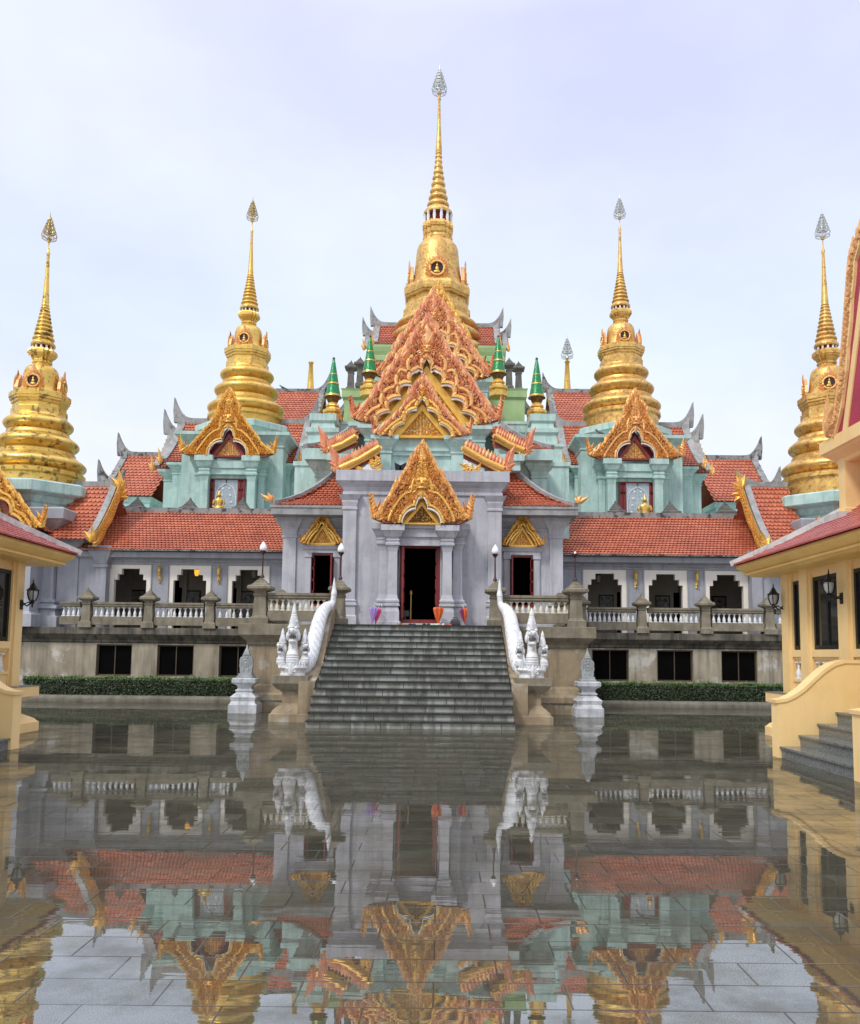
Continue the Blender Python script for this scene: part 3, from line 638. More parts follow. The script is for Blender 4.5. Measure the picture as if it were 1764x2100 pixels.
def balustrade(lab, pts_posts, y, spans, nb, m_b=WHITEP, ph=1.22, pw=.30, axis='x', zb=PZ, end_posts=None, railpad=0.12):
    """spans: list of (a, b) along the axis; posts at given coordinates"""
    root = thing('balustrade', lab, 'balustrade', ((spans[0][0] if axis == 'x' else y), (y if axis == 'x' else spans[0][0]), zb))
    for q in pts_posts:
        c = q if isinstance(q, tuple) else (q, ph, pw)
        xy = (c[0], y) if axis == 'x' else (y, c[0])
        part(post_geo(xy[0], xy[1], zb, c[1], c[2]), 'post', CONCS, root)
    proto = None
    for (a, b), n in zip(spans, nb):
        r = G(); bt = G()
        def bx(gg, d, z0, z1, o=0):
            if axis == 'x': gg.box(a, b, y - d, y + d, z0, z1)
            else: gg.box(y - d, y + d, a, b, z0, z1)
        bx(r, .075, zb + .66, zb + .70); bx(r, .11, zb + .70, zb + .74); bx(r, .085, zb + .74, zb + .765); bx(r, .13, zb + .765, zb + .83)
        part(r, 'handrail', CONCS, root)
        bx(bt, .10, zb + .32, zb + .36); bx(bt, .13, zb + .09, zb + .32); part(bt, 'base_rail', CONCS, root)
        for i in range(n):
            t = a + (b - a) * (i + .5) / n
            loc = (t, y, zb + .36) if axis == 'x' else (y, t, zb + .36)
            if proto is None:
                proto = part(baluster_mesh(), 'baluster', m_b, None, 40); proto.parent = root; proto.location = V(loc) - ORG[root.name]; ORG[proto.name] = V(loc)
            else: inst(proto, root, loc)
    return root
yb = 28.08
lp = [px2x(v, 1260, yb) for v in (179, 306.5, 432)]
balustrade('stone balustrade with white balusters before the left gallery', lp, yb,
           [(px2x(126, 1260, yb), lp[0] - .2), (lp[0] + .2, lp[1] - .2), (lp[1] + .2, lp[2] - .2), (lp[2] + .2, -4.7)], [4, 9, 9, 9], ph=1.26)
rp_ = [px2x(v, 1270, yb) for v in (1193, 1316, 1446, 1577)]
balustrade('stone balustrade with white balusters before the right gallery', rp_, yb,
           [(4.6, rp_[0] - .2), (rp_[0] + .2, rp_[1] - .2), (rp_[1] + .2, rp_[2] - .2), (rp_[2] + .2, rp_[3] - .2), (rp_[3] + .2, rp_[3] + 1.8)], [1, 10, 10, 10, 5], ph=1.26)
yf = 22.98
xa, xb = px2x(535, 1240, yf), px2x(696.5, 1240, yf)
xc_, xd = px2x(1016, 1245, yf), px2x(1180, 1245, yf)
balustrade('concrete balustrade with cream balusters on the landing left of the stairs', [(xa, 1.26, .36), (xb, 1.24, .32)], yf, [(xa + .2, xb - .18)], [11], CREAMP, zb=PZ - .005)
balustrade('concrete balustrade with cream balusters on the landing right of the stairs', [(xc_, 1.24, .32), (xd, 1.26, .36)], yf, [(xc_ + .18, xd - .2)], [11], CREAMP, zb=PZ - .005)
balustrade('side balustrade running back from the left corner lamp post', [(26.0, 1.2, .32)], xa, [(23.25, 25.8), (26.2, 27.9)], [8, 5], CREAMP, axis='y', zb=PZ - .005)
balustrade('side balustrade running back from the right corner lamp post', [(26.0, 1.2, .32)], xd, [(23.25, 25.8), (26.2, 27.9)], [8, 5], CREAMP, axis='y', zb=PZ - .005)

# lamp posts on the landing posts
def lamp_post(x, y, z, lab, lit=True, h=.92):
    root = thing('lamp_post', lab, 'lamp post', (x, y, z), 'lamp posts on the landing balustrades')
    q = G(); q.lathe(x, y, [(.06, z), (.055, z + .03), (.035, z + .07), (.022, z + .12), (.018, z + h * .62), (.016, z + h * .68), (.03, z + h * .685), (.05, z + h * .72), (.085, z + h * .77), (.085, z + h * .785), (.03, z + h * .79)], 10)
    part(q, 'pole', MAROON, root, 40)
    s = G()
    if lit: s.lathe(x, y, [(.06, z + h * .785), (.085, z + h * .81), (.098, z + h * .86), (.09, z + h * .92), (.062, z + h * .98), (.03, z + h * 1.03), (.006, z + h * 1.07)], 14); part(s, 'glass_globe', GLOBE, root, 60)
    else: s.ball((x, y, z + h * .82), .035, .035, .045); part(s, 'bulb', GLOBE, root, 60)
lz = PZ + 1.235
lamp_post(xa + .02, yf, lz, 'lamp post with white teardrop globe on the left corner post of the landing')
lamp_post(xb + .01, yf, lz - .02, 'lamp post with white teardrop globe at the stair head, left of the main door')
lamp_post(xc_ - .01, yf, lz - .02, 'lamp post with white teardrop globe at the stair head, right of the main door')
lamp_post(xd, yf, lz, 'lamp post with missing globe on the right corner post of the landing', False)

# ------------------------------------------------------------------ nagas, their pedestals and the stair cheek walls
OFX = -0.04
def pedestal(sg, lab):
    cx, cy = OFX + sg * 2.72, 19.72
    root = thing('naga_pedestal', lab, 'pedestal', (cx, cy, 0))
    q = G(); q.rp(cx, cx, cy, cy, [(0, .44), (.17, .44), (.19, .40), (.24, .38), (.33, .29), (.36, .24), (.40, .22)]); part(q, 'foot', CONCB, root)
    q = G(); q.rp(cx, cx, cy, cy, [(.40, .195), (.66, .195)]); part(q, 'shaft', CONCB, root)
    q = G(); q.rp(cx, cx, cy, cy, [(.66, .22), (.70, .24), (.71, .29), (.80, .37), (.83, .39), (.85, .41), (1.02, .41)]); part(q, 'capital', CONCS, root)
pedestal(-1, 'concrete pedestal carrying the white naga left of the stairs'); pedestal(1, 'concrete pedestal carrying the white naga right of the stairs')
def cheek(sg, lab):
    path = [(19.3, .9), (19.9, 1.0), (20.5, 1.22), (21.0, 1.62), (21.5, 2.12), (22.0, 2.50), (22.5, 2.68), (22.85, 2.72)]
    fr = frame((OFX * 0 + sg * 2.195, 0, 0), (0, 1, 0), (sg, 0, 0))
    pts = [(19.3, 0.0)] + path + [(22.85, 0.0)]
    q = G(); q.prism(fr, pts, 0.002, .36)
    o = part(q, 'stair_cheek_wall', CONCB); tag(o, lab, 'wall')
cheek(-1, 'curved tan concrete wall under the naga body along the left side of the stairs'); cheek(1, 'curved tan concrete wall under the naga body along the right side of the stairs')

def naga(sg, lab):
    ox, oy = OFX + sg * 2.72, 19.72; z0 = 1.02
    root = thing('naga_statue', lab, 'statue', (ox, oy, z0))
    # body with chevron scales, running up the cheek wall to a pointed tail
    ctl = [(-.10, 19.85, 1.10, .07), (-.16, 20.05, 1.16, .15), (-.24, 20.4, 1.34, .185), (-.28, 20.8, 1.68, .185), (-.31, 21.2, 2.08, .18), (-.34, 21.6, 2.44, .165), (-.40, 21.95, 2.66, .14), (-.48, 22.25, 2.76, .10), (-.53, 22.42, 2.86, .075), (-.545, 22.48, 3.0, .072), (-.55, 22.5, 3.12, .078), (-.55, 22.5, 3.24, .05), (-.55, 22.5, 3.36, .036), (-.55, 22.5, 3.52, .006)]
    def cat(t):
        t = t * (len(ctl) - 1); i = min(len(ctl) - 2, int(t)); f = t - i
        a, b, c, d = (ctl[max(0, i - 1)], ctl[i], ctl[i + 1], ctl[min(len(ctl) - 1, i + 2)])
        return [0.5 * ((2 * b[k]) + (-a[k] + c[k]) * f + (2 * a[k] - 5 * b[k] + 4 * c[k] - d[k]) * f * f + (-a[k] + 3 * b[k] - 3 * c[k] + d[k]) * f ** 3) for k in range(4)]
    NS, NC = 300, 20; rings = []
    for i in range(NS + 1):
        t = i / NS; c = cat(t); c1 = cat(min(1, t + .004)); c0 = cat(max(0, t - .004))
        p = V((ox + sg * c[0], c[1], c[2])); d = V((sg * (c1[0] - c0[0]), c1[1] - c0[1], c1[2] - c0[2])).normalized()
        e1 = V((1, 0, 0)); e1 = (e1 - d * e1.dot(d)).normalized(); e2 = e1.cross(d) * 1.0
        if e2.dot(V((0, -.7, .7))) < 0: e2 = -e2
        ring = []
        for k in range(NC):
            a = 2 * math.pi * k / NC
            dorsal = abs((a - math.pi / 2 + math.pi) % (2 * math.pi) - math.pi) / math.pi      # 0 along the back
            ph = t * 34 + dorsal * 2.6
            rip = ((ph % 1.0) - .5) * .22 if t < .74 else 0
            keel = max(0, 1 - dorsal * 6) * .20 if t < .74 else 0
            r = max(.003, c[3]) * (1 + rip + keel)
            ring.append(p + (e1 * math.cos(a) * .95 + e2 * math.sin(a)) * r)
        rings.append(ring)
    q = G(); q.loft(rings); part(q, 'body', WHITEP, root, 50)
    # collar that the necks rise from
    q = G()
    q.lathe(ox, oy, [(0.288, z0), (0.288, z0 + .04), (0.270, z0 + .06), (0.279, z0 + .12), (0.324, z0 + .15), (0.338, z0 + .18), (0.324, z0 + .215), (0.297, z0 + .23), (.27, z0 + .23)], 26)
    fr = frame((ox, oy - .325, z0))
    for i in range(-5, 6):
        a = i * .22; f2 = frame((ox + .315 * math.sin(a), oy - .315 * math.cos(a), z0 + .16), (math.cos(a), math.sin(a), 0), (math.sin(a), -math.cos(a), 0))
        leaf(q, f2, 0, 0, math.pi / 2 + (.7 if i % 2 else -.7), .10, .06, 0, .02); leaf(q, f2, 0, .02, math.pi / 2, .11, .05, 0, .02)
    leaf(q, fr, 0, .06, math.pi / 2, .26, .16, .0, .04); scroll(q, fr, -.08, .13, .045, .01, 1, 1.3, .014); scroll(q, fr, .08, .13, .045, .01, -1, 1.3, .014); leaf(q, fr, 0, .1, -math.pi / 2, .12, .12, .0, .04)
    part(q, 'garland_collar', WHITEP, root, 45)
    # three heads
    for (hx, hs, zt, yaw, hy) in ((0, 1.18, .0, 0, -.05), (-.26, .82, -.18, -.3, .02), (.26, .82, -.18, .3, .02)):
        q = G(); cyw, syw = math.cos(yaw), math.sin(yaw)
        def w3(x, y, z): # local head frame, -y is forward
            return V((ox + hx + (x * cyw - y * syw) , oy + hy + (x * syw + y * cyw), z))
        nb, nz = z0 + .22, z0 + .62 * hs + (.04 if hs > 1 else 0)
        neck = [(0, .0, nb, .125), (0, -.05, nb + .12, .13), (0, -.06, nb + .22, .118), (0, -.02, nz - .12, .092), (0, .0, nz - .02, .085), (0, 0.0, nz + .08, .10)]
        rr = []
        M_ = 34
        for i in range(M_ + 1):
            t = i / M_ * (len(neck) - 1); k = min(len(neck) - 2, int(t)); f = t - k; f = f * f * (3 - 2 * f)
            x, y, z, r = [lerp(neck[k][j], neck[k + 1][j], f) for j in range(4)]; z = lerp(nb, nz + .08, i / M_)
            r *= hs * .98 * (1 + .045 * ((i % 3) - 1))
            rr.append([w3(r * math.cos(2 * math.pi * j / 16), y + r * .95 * math.sin(2 * math.pi * j / 16), z) for j in range(16)])
        q.loft(rr)
        s = hs
        # skull, brow, snout, lower jaw, throat beard
        def blob(x, y, z, rx, ry, rz):
            c = w3(x * s, y * s, nz + z * s); q.ball(c, rx * s, ry * s, rz * s, 14, 9)
        blob(0, .02, .14, .125, .135, .16)                                   # skull
        blob(0, -.11, .185, .088, .12, .055); blob(0, -.205, .20, .058, .05, .05); blob(-.032, -.235, .215, .022, .025, .022); blob(.032, -.235, .215, .022, .025, .022)   # upper snout and nostrils
        blob(0, -.08, .0, .082, .10, .035); blob(0, -.16, .005, .058, .05, .035)   # lower jaw
        for e in (-1, 1):
            blob(e * .068, -.115, .262, .032, .04, .026); blob(e * .07, -.13, .255, .018, .02, .018)   # brow and eye
            blob(e * .105, -.01, .10, .035, .07, .085)                        # cheek
            f2 = frame(w3(e * .11 * s, -.02 * s, nz + .10 * s), (cyw, syw, 0), (syw, -cyw, 0))
            for tx in (.02, .048):                                            # teeth
                for z0_, dz in ((.135, -.035), (.035, .03)):
                    c = w3(e * tx * s, (-.205 + tx * .8) * s, nz + z0_ * s); q.add([c + V((-.009, 0, 0)), c + V((.009, 0, 0)), c + V((0, -.009, 0)), c + V((0, -.004, dz * s))], [(0, 1, 3), (1, 2, 3), (2, 0, 3)])
        f2 = frame(w3(0, -.13 * s, nz - .02 * s), (cyw, syw, 0), (syw, -cyw, 0)); leaf(q, f2, 0, 0, -math.pi / 2, .12 * s, .08 * s, -.03, .03)
        # tall tapering crest in ringed stages
        cz = nz + .27 * s
        cr_ = [(.112, 0), (.11, .035), (.098, .04), (.088, .10), (.092, .105), (.07, .17), (.074, .175), (.054, .235), (.06, .24), (.045, .262), (.05, .275), (.048, .30), (.034, .35), (.014, .40), (.002, .425)]
        q.loft([[w3(r * s * math.cos(2 * math.pi * j / 12), (.02 * s + r * s * .85 * math.sin(2 * math.pi * j / 12)), cz + z * s) for j in range(12)] for r, z in cr_])
        f2 = frame(w3(0, -.09 * s, cz - .0), (cyw, syw, 0), (syw, -cyw, 0)); leaf(q, f2, 0, 0, math.pi / 2, .22 * s, .11 * s, 0, .03)
        hd = part(q, 'head', WHITEP, root, 45)
        mth = G()
        mth.ball(w3(0, -.10 * s, nz + .085 * s), .074 * s, .085 * s, .058 * s, 10, 5); part(mth, 'open_mouth', STONED, hd)
naga(-1, 'white three-headed naga with scaly body climbing the left side of the stairs'); naga(1, 'white three-headed naga with scaly body climbing the right side of the stairs')

# ------------------------------------------------------------------ boundary stones
def sema(cx, lab):
    cy = 22.3
    root = thing('boundary_stone', lab, 'boundary stone', (cx, cy, 0))
    q = G(); q.rp(cx, cx, cy, cy, [(0, .36), (.21, .36), (.23, .33), (.30, .30), (.40, .33), (.42, .31), (.50, .22), (.53, .19), (.55, .22), (.58, .22), (.60, .18), (.66, .17), (.70, .20), (.74, .27), (.77, .30), (.86, .30), (.88, .28)])
    part(q, 'lotus_base', MARBLE, root)
    q = G(); q.rp(cx, cx, cy, cy, [(.88, .20), (.93, .20), (.94, .17), (1.0, .17)]); 
    fr = frame((cx, cy, 1.0)); sh = [(-.145, 0), (.145, 0), (.16, .06), (.155, .12), (.175, .2), (.165, .26), (.17, .33), (.15, .40), (.10, .44), (.09, .47), (-.09, .47), (-.10, .44), (-.15, .40), (-.17, .33), (-.165, .26), (-.175, .2), (-.155, .12), (-.16, .06)]
    q.prism(fr, sh, .07, -.07)
    for i in range(5):
        z = 1.47 + i * .04; r = .085 - i * .015; q.rp(cx, cx, cy, cy, [(z, r), (z + .022, r), (z + .04, r * .7)])
    q.rp(cx, cx, cy, cy, [(1.67, .02), (1.74, .004)])
    part(q, 'leaf_stone', MARBLEG, root)
    q = G(); f2 = frame((cx, cy - .07, 1.0)); q.tube([f2(.075 * math.cos(a), .26 + .085 * math.sin(a), .005) for a in [i * math.pi / 8 for i in range(17)]], .012, 5)
    for e in (-1, 1):
        leaf(q, f2, e * .05, .04, 1.3 if e > 0 else math.pi - 1.3, .18, .07, 0, .02, e * .5); leaf(q, f2, e * .12, .2, 1.5 if e > 0 else math.pi - 1.5, .2, .06, 0, .02, e * .5); leaf(q, f2, e * .03, .38, 1.3 if e > 0 else math.pi - 1.3, .08, .05, 0, .02)
    q.ball(f2(0, .26, .0), .035, .02, .04, 8, 5); part(q, 'relief', MARBLEG, root)
sema(P(503, 1450, 22.3).x, 'grey marble boundary stone on lotus base left of the left naga'); sema(P(1205, 1460, 22.3).x, 'grey marble boundary stone on lotus base right of the right naga')

# ------------------------------------------------------------------ entrance hall
hall = thing('entrance_hall', 'lavender grey entrance hall with a red doorway under a carved gilt gable', 'temple hall', (0, 25, PZ))
yw = 25.2
wl, wr = Z3(370, 800, yw).x, Z3(1298, 800, yw).x
axx = (wl + wr) / 2; HW = (wr - wl) / 2
ztop = Z3(830, 190, yw).z; zcor = Z3(830, 275, yw).z
dl, dr = Z3(700, 900, 24.9).x, Z3(946, 900, 24.9).x; dtop = Z3(820, 618, 24.9).z
q = G(); t_ = .4
q.box(axx - HW, dl, yw, yw + t_, PZ, zcor); q.box(dr, axx + HW, yw, yw + t_, PZ, zcor); q.box(dl, dr, yw, yw + t_, dtop, zcor)
q.box(axx - HW, axx - HW + .3, yw + t_, 30, PZ, zcor); q.box(axx + HW - .3, axx + HW, yw + t_, 30, PZ, zcor)
part(q, 'wall', LAV, hall)
q = G(); q.rp(axx - HW, axx + HW, yw, 29.2, [(zcor - .28, .0), (zcor - .26, .05), (zcor - .18, .05), (zcor - .16, .02), (zcor - .04, .06), (zcor, .10), (zcor + .03, .14), (zcor + .10, .20), (zcor + .12, .24), (ztop, .24), (ztop, .2)])
part(q, 'cornice', LAV, hall)
pw = Z3(445, 800, yw).x - wl
for x0, x1 in ((wl - .02, wl + pw), (wr - pw, wr + .02)):
    q = G(); cx = (x0 + x1) / 2; h = (x1 - x0) / 2
    q.rp(cx - h, cx + h, yw - .10, yw + .2, [(PZ, .06), (PZ + .32, .06), (PZ + .36, .02), (PZ + .62, .02), (PZ + .64, .06), (PZ + .70, .06), (PZ + .72, .02), (PZ + .78, .05), (PZ + .82, .0), (zcor - .75, .0), (zcor - .72, .03), (zcor - .66, .03), (zcor - .64, .0), (zcor - .5, .04), (zcor - .45, .04), (zcor - .42, .06), (zcor - .29, .14)])
    part(q, 'corner_pilaster', LAV, hall)
# portal columns (front pair and a stepped-back pair)
yc = 24.35
ctop = Z3(830, 505, yc).z
def column(x0, x1, y0, top, m_, root, name='portal_column', zb=PZ):
    q = G(); H = top - zb
    q.rp(x0, x1, y0, y0 + (x1 - x0), [(zb, .10), (zb + .05 * H, .10), (zb + .055 * H, .06), (zb + .15 * H, .06), (zb + .20 * H, .02), (zb + .205 * H, .07), (zb + .225 * H, .07), (zb + .23 * H, .03), (zb + .245 * H, .06), (zb + .26 * H, .06), (zb + .275 * H, .02), (zb + .32 * H, -.01),
                                       (zb + .74 * H, -.02), (zb + .80 * H, .02), (zb + .805 * H, .06), (zb + .825 * H, .06), (zb + .835 * H, .02), (zb + .855 * H, .05), (zb + .87 * H, .02), (zb + .89 * H, .08), (zb + .94 * H, .16), (zb + .945 * H, .19), (zb + H, .19)])
    return part(q, name, m_, root)
il0, il1 = Z3(632, 800, yc).x, Z3(692, 800, yc).x; ir0, ir1 = Z3(952, 800, yc).x, Z3(1014, 800, yc).x
column(il0, il1, yc, ctop, LAV, hall); column(ir0, ir1, yc, ctop, LAV, hall)
ol0, or1 = Z3(577, 800, yc + .35).x, Z3(1076, 800, yc + .35).x
column(ol0, ol0 + .3, yc + .4, ctop + .10, LAV, hall); column(or1 - .3, or1, yc + .4, ctop + .10, LAV, hall)
q = G(); q.box(il1, ir0, yc + .16, yc + .6, ctop - .30, ctop - .06); q.box(il1, ir0, yc + .10, yc + .6, ctop - .06, ctop + .06); q.box(il1, ir0, yc + .22, yc + .6, ctop - .52, ctop - .30); q.box(il1, ir0, yc + .18, yc + .3, ctop - .55, ctop - .5)
q.box(ol0 - .05, or1 + .05, yc + .3, yw, ctop + .02, ctop + .18)
q.box(il1, dl + .02, yc + .45, yw, PZ, ctop - .5); q.box(dr - .02, ir0, yc + .45, yw, PZ, ctop - .5)
part(q, 'portal_lintel', LAV, hall)
# door
door = G(); yd = 24.86
z_s = PZ + .14
door.box(dl, dl + .09, yd, yd + .12, z_s, dtop); door.box(dr - .09, dr, yd, yd + .12, z_s, dtop); door.box(dl + .09, dr - .09, yd, yd + .12, dtop - .10, dtop); door.box(dl - .02, dr + .02, yd - .1, yd + .2, z_s - .02, z_s + .09)
dfm = part(door, 'door_frame', REDW, hall)
def door_leaf(x, sg, y0, dep, z0, z1, parent):
    q = G(); q.box(x - .025, x + .025, y0, y0 + dep, z0, z1)
    for i in range(5):
        a = z0 + (z1 - z0) * (i + .12) / 5; b = z0 + (z1 - z0) * (i + .88) / 5
        q.box(x - .045, x + .045, y0 + .08, y0 + dep - .08, a, b)
    part(q, 'door_leaf', REDW, parent)
door_leaf(dl + .12, 1, yd - .36, .45, z_s + .1, dtop - .1, dfm); door_leaf(dr - .12, -1, yd + .12, .5, z_s + .1, dtop - .1, dfm)
q = G(); q.box(dl - .1, dr + .1, yc + .2, yd + .3, PZ, z_s - .02); part(q, 'threshold', LAV, hall)
q = G(); a, b = axx - HW + .35, axx + HW - .35
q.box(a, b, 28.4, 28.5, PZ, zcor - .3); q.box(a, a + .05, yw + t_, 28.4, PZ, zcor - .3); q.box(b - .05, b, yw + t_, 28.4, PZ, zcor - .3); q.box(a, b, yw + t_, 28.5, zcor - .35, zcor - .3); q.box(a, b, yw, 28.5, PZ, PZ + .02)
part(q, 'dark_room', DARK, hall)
pc = Z3(828, 500, 24.2)
pediment(hall, frame((axx + .0, 24.16, ctop + .04)), 1.34, Z3(830, 35, 24.2).z - ctop - .04, .55, .66, 1, .15, .145, (GILT, GILTY), True, GILTY, DKGILT, .20, .30)
# side flames standing out from the portal gable
# small things in the doorway
def box_tag(nm, m_, lab, cat, *b):
    q = G(); q.box(*b); o = part(q, nm, m_); tag(o, lab, cat); return o

# side chambers
def chamber(sg):
    yv = 26.0
    if sg < 0:
        x0, x1 = Z3(18, 800, yv).x, wl; ex0, ex1 = Z3(-52, 420, 25.3).x, wl - .0; wx0, wx1 = Z3(183, 800, yv).x, Z3(318, 800, yv).x; ztw, zbw = Z3(250, 670, yv).z, Z3(250, 975, yv).z; pcx = Z3(250, 620, yv - .1); pa = Z3(250, 445, yv - .1).z; ez0, ez1 = Z3(150, 440, 25.3).z, Z3(150, 390, 25.3).z
    else:
        x0, x1 = wr, Z3(1660, 800, yv).x; ex0, ex1 = wr, Z3(1752, 420, 25.3).x; wx0, wx1 = Z3(1352, 800, yv).x, Z3(1493, 800, yv).x; ztw, zbw = Z3(1420, 682, yv).z, Z3(1420, 982, yv).z; pcx = Z3(1424, 632, yv - .1); pa = Z3(1424, 450, yv - .1).z; ez0, ez1 = Z3(1500, 443, 25.3).z, Z3(1500, 398, 25.3).z
    zc = ez0
    side = 'left' if sg < 0 else 'right'
    root = thing('side_chamber', 'lavender grey side chamber with swept tile roof, %s of the main door' % side, 'chamber', ((x0 + x1) / 2, yv, PZ))
    q = G(); q.box(x0, wx0, yv, yv + .3, PZ, zc); q.box(wx1, x1, yv, yv + .3, PZ, zc); q.box(wx0, wx1, yv, yv + .3, ztw, zc); q.box(wx0, wx1, yv, yv + .3, PZ, zbw)
    xo = x0 if sg < 0 else x1
    q.box(min(xo, xo - sg * .3), max(xo, xo - sg * .3), yv + .3, 31.5, PZ, zc)
    part(q, 'wall', LAV, root)
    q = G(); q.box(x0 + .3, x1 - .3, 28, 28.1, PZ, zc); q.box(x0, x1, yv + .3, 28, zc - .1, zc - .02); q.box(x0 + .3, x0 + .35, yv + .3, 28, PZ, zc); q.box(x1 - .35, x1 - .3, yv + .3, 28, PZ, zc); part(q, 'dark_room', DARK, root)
    # corner pilaster and wall mouldings
    pxx = (x0 - .02, x0 + .38) if sg < 0 else (x1 - .38, x1 + .02)
    q = G(); q.rp(pxx[0], pxx[1], yv - .06, yv + .3, [(PZ, .06), (PZ + .7, .06), (PZ + .72, .1), (PZ + .78, .1), (PZ + .8, .04), (PZ + .85, 0), (zc - .62, 0), (zc - .60, .03), (zc - .54, .03), (zc - .52, 0), (zc - .4, .04), (zc - .36, .04), (zc - .3, .07), (zc - .12, .2), (zc, .2)])
    part(q, 'corner_pilaster', LAV, root)
    q = G(); q.rp(x0, x1, yv, yv + 5.5, [(zc - .40, 0), (zc - .38, .03), (zc - .32, .03), (zc - .28, .07), (zc - .1, .22), (zc - .002, .24)]); part(q, 'wall_moulding', LAV, root)
    # eave slab and roof
    q = G(); q.box(ex0, ex1, 25.25, 31.5, ez0, ez1); q.box(ex0 - .02, ex1 + .02, 25.22, 31.4, ez1 - .05, ez1 + .02); part(q, 'eave_beam', GREY, root)
    inner_x = wl + .1 if sg < 0 else wr - .1; outer = ex0 if sg < 0 else ex1
    zr = ztop - .02; top_in = V((inner_x, 27.6, zr + .25)); 
    zt_hip = (Z3(335, 190, 27.4) if sg < 0 else Z3(1385, 190, 27.4))
    E_out = V((outer - sg * .05, 25.32, ez1 + .03)); E_in = V((inner_x, 25.32, ez1 + .03)); T_out = V((zt_hip.x, 27.4, zt_hip.z)); T_in = V((inner_x, 27.4, zt_hip.z))
    q = G()
    if sg < 0: tiles(q, E_out, E_in, T_in, T_out, .135, .17, .22)
    else: tiles(q, E_in, E_out, T_out, T_in, .135, .17, .22)
    rf = part(q, 'roof', TILE, root)
    # side slope behind the hip
    q = G(); B_out = V((outer - sg * .05, 31.4, ez1 + .03)); BT = V((zt_hip.x, 31.4, zt_hip.z)); tiles(q, B_out, E_out, T_out, BT, .2, .2, .22); part(q, 'side_slope', TILE, rf)
    q = G(); pts = []
    for i in range(11):
        t = i / 10; p = lerp(E_out, T_out, t); nn = V((0, -.55, .8)); pts.append(p - nn * (.22 * 4 * t * (1 - t)) + V((sg * .0, -.02, .05)))
    bar(q, pts, .16, .16); part(q, 'hip_ridge', GREY, rf)
    q = G(); f2 = frame(E_out + V((sg * .02, -.02, .12)))
    for a, L in ((.25, .42), (.7, .3), (1.15, .2)): leaf(q, f2, 0, 0, a if sg > 0 else math.pi - a, L, .17, 0, .06, sg * .7)
    part(q, 'gilt_eave_ornament', GILT, rf)
    # window with red leaves
    q = G(); f = .05
    q.box(wx0, wx0 + f, yv - .02, yv + .1, zbw, ztw); q.box(wx1 - f, wx1, yv - .02, yv + .1, zbw, ztw); q.box(wx0 + f, wx1 - f, yv - .02, yv + .1, ztw - f, ztw); q.box(wx0 + f, wx1 - f, yv - .02, yv + .1, zbw, zbw + f)
    wn = part(q, 'window_frame', REDW, root)
    for x, s in ((wx0 + .06, 1), (wx1 - .06, -1)):
        q = G(); q.box(x - .02, x + .02, yv - .30 if s * sg > 0 else yv - .02, yv + .28, zbw + .05, ztw - .05)
        for i in range(4): q.box(x - .035, x + .035, yv - .02, yv + .22, zbw + .1 + i * (ztw - zbw - .15) / 4, zbw + .1 + (i + .8) * (ztw - zbw - .15) / 4)
        part(q, 'window_leaf', REDW, wn)
    q = G(); zs = ztw + .02
    for xx in (wx0 - .17, wx1): q.rp(xx, xx + .17, yv - .08, yv, [(PZ + .5, .02), (PZ + .6, 0), (zs - .15, 0), (zs - .13, .03), (zs, .03)])
    q.rp(wx0 - .17, wx1 + .17, yv - .10, yv + .01, [(zs, .02), (zs + .08, .02), (zs + .10, .06), (zs + .17, .10), (zs + .19, .13), (pcx.z - .01, .13)])
    part(q, 'window_surround', LAV, root)
    cx = (wx0 + wx1) / 2
    pediment(root, frame((cx, yv - .33, pcx.z)), .63, pa - pcx.z, .40, (pa - pcx.z) * .66, 1, .05, .085, (GILTY, GOLD), True, GILTY, GILTY, .1, .24, False)
chamber(-1); chamber(1)

# ------------------------------------------------------------------ galleries
def sconce(x, y, z, lab):
    root = thing('wall_sconce', lab, 'wall lamp', (x, y, z), 'gilt wall lamps between the arches')
    q = G(); q.lathe(x, y - .1, [(.02, z - .02), (.045, z), (.05, z + .02), (.065, z + .2), (.08, z + .21), (.085, z + .22), (.03, z + .30), (.012, z + .33), (.02, z + .345), (.004, z + .40)], 6); part(q, 'lantern', GOLD, root, 30)
    q = G(); q.box(x - .04, x + .04, y - .02, y, z - .22, z - .02); q.tube([(x, y - .01, z - .18), (x, y - .08, z - .20), (x + .02, y - .12, z - .14), (x, y - .10, z - .06), (x, y - .1, z - .01)], .016, 6)
    leaf(q, frame((x, y - .03, z - .22)), 0, 0, math.pi / 2, .2, .1, 0, .02); leaf(q, frame((x, y - .03, z - .2)), 0, 0, -math.pi / 2, .1, .08, 0, .02); part(q, 'bracket', GOLD, root)
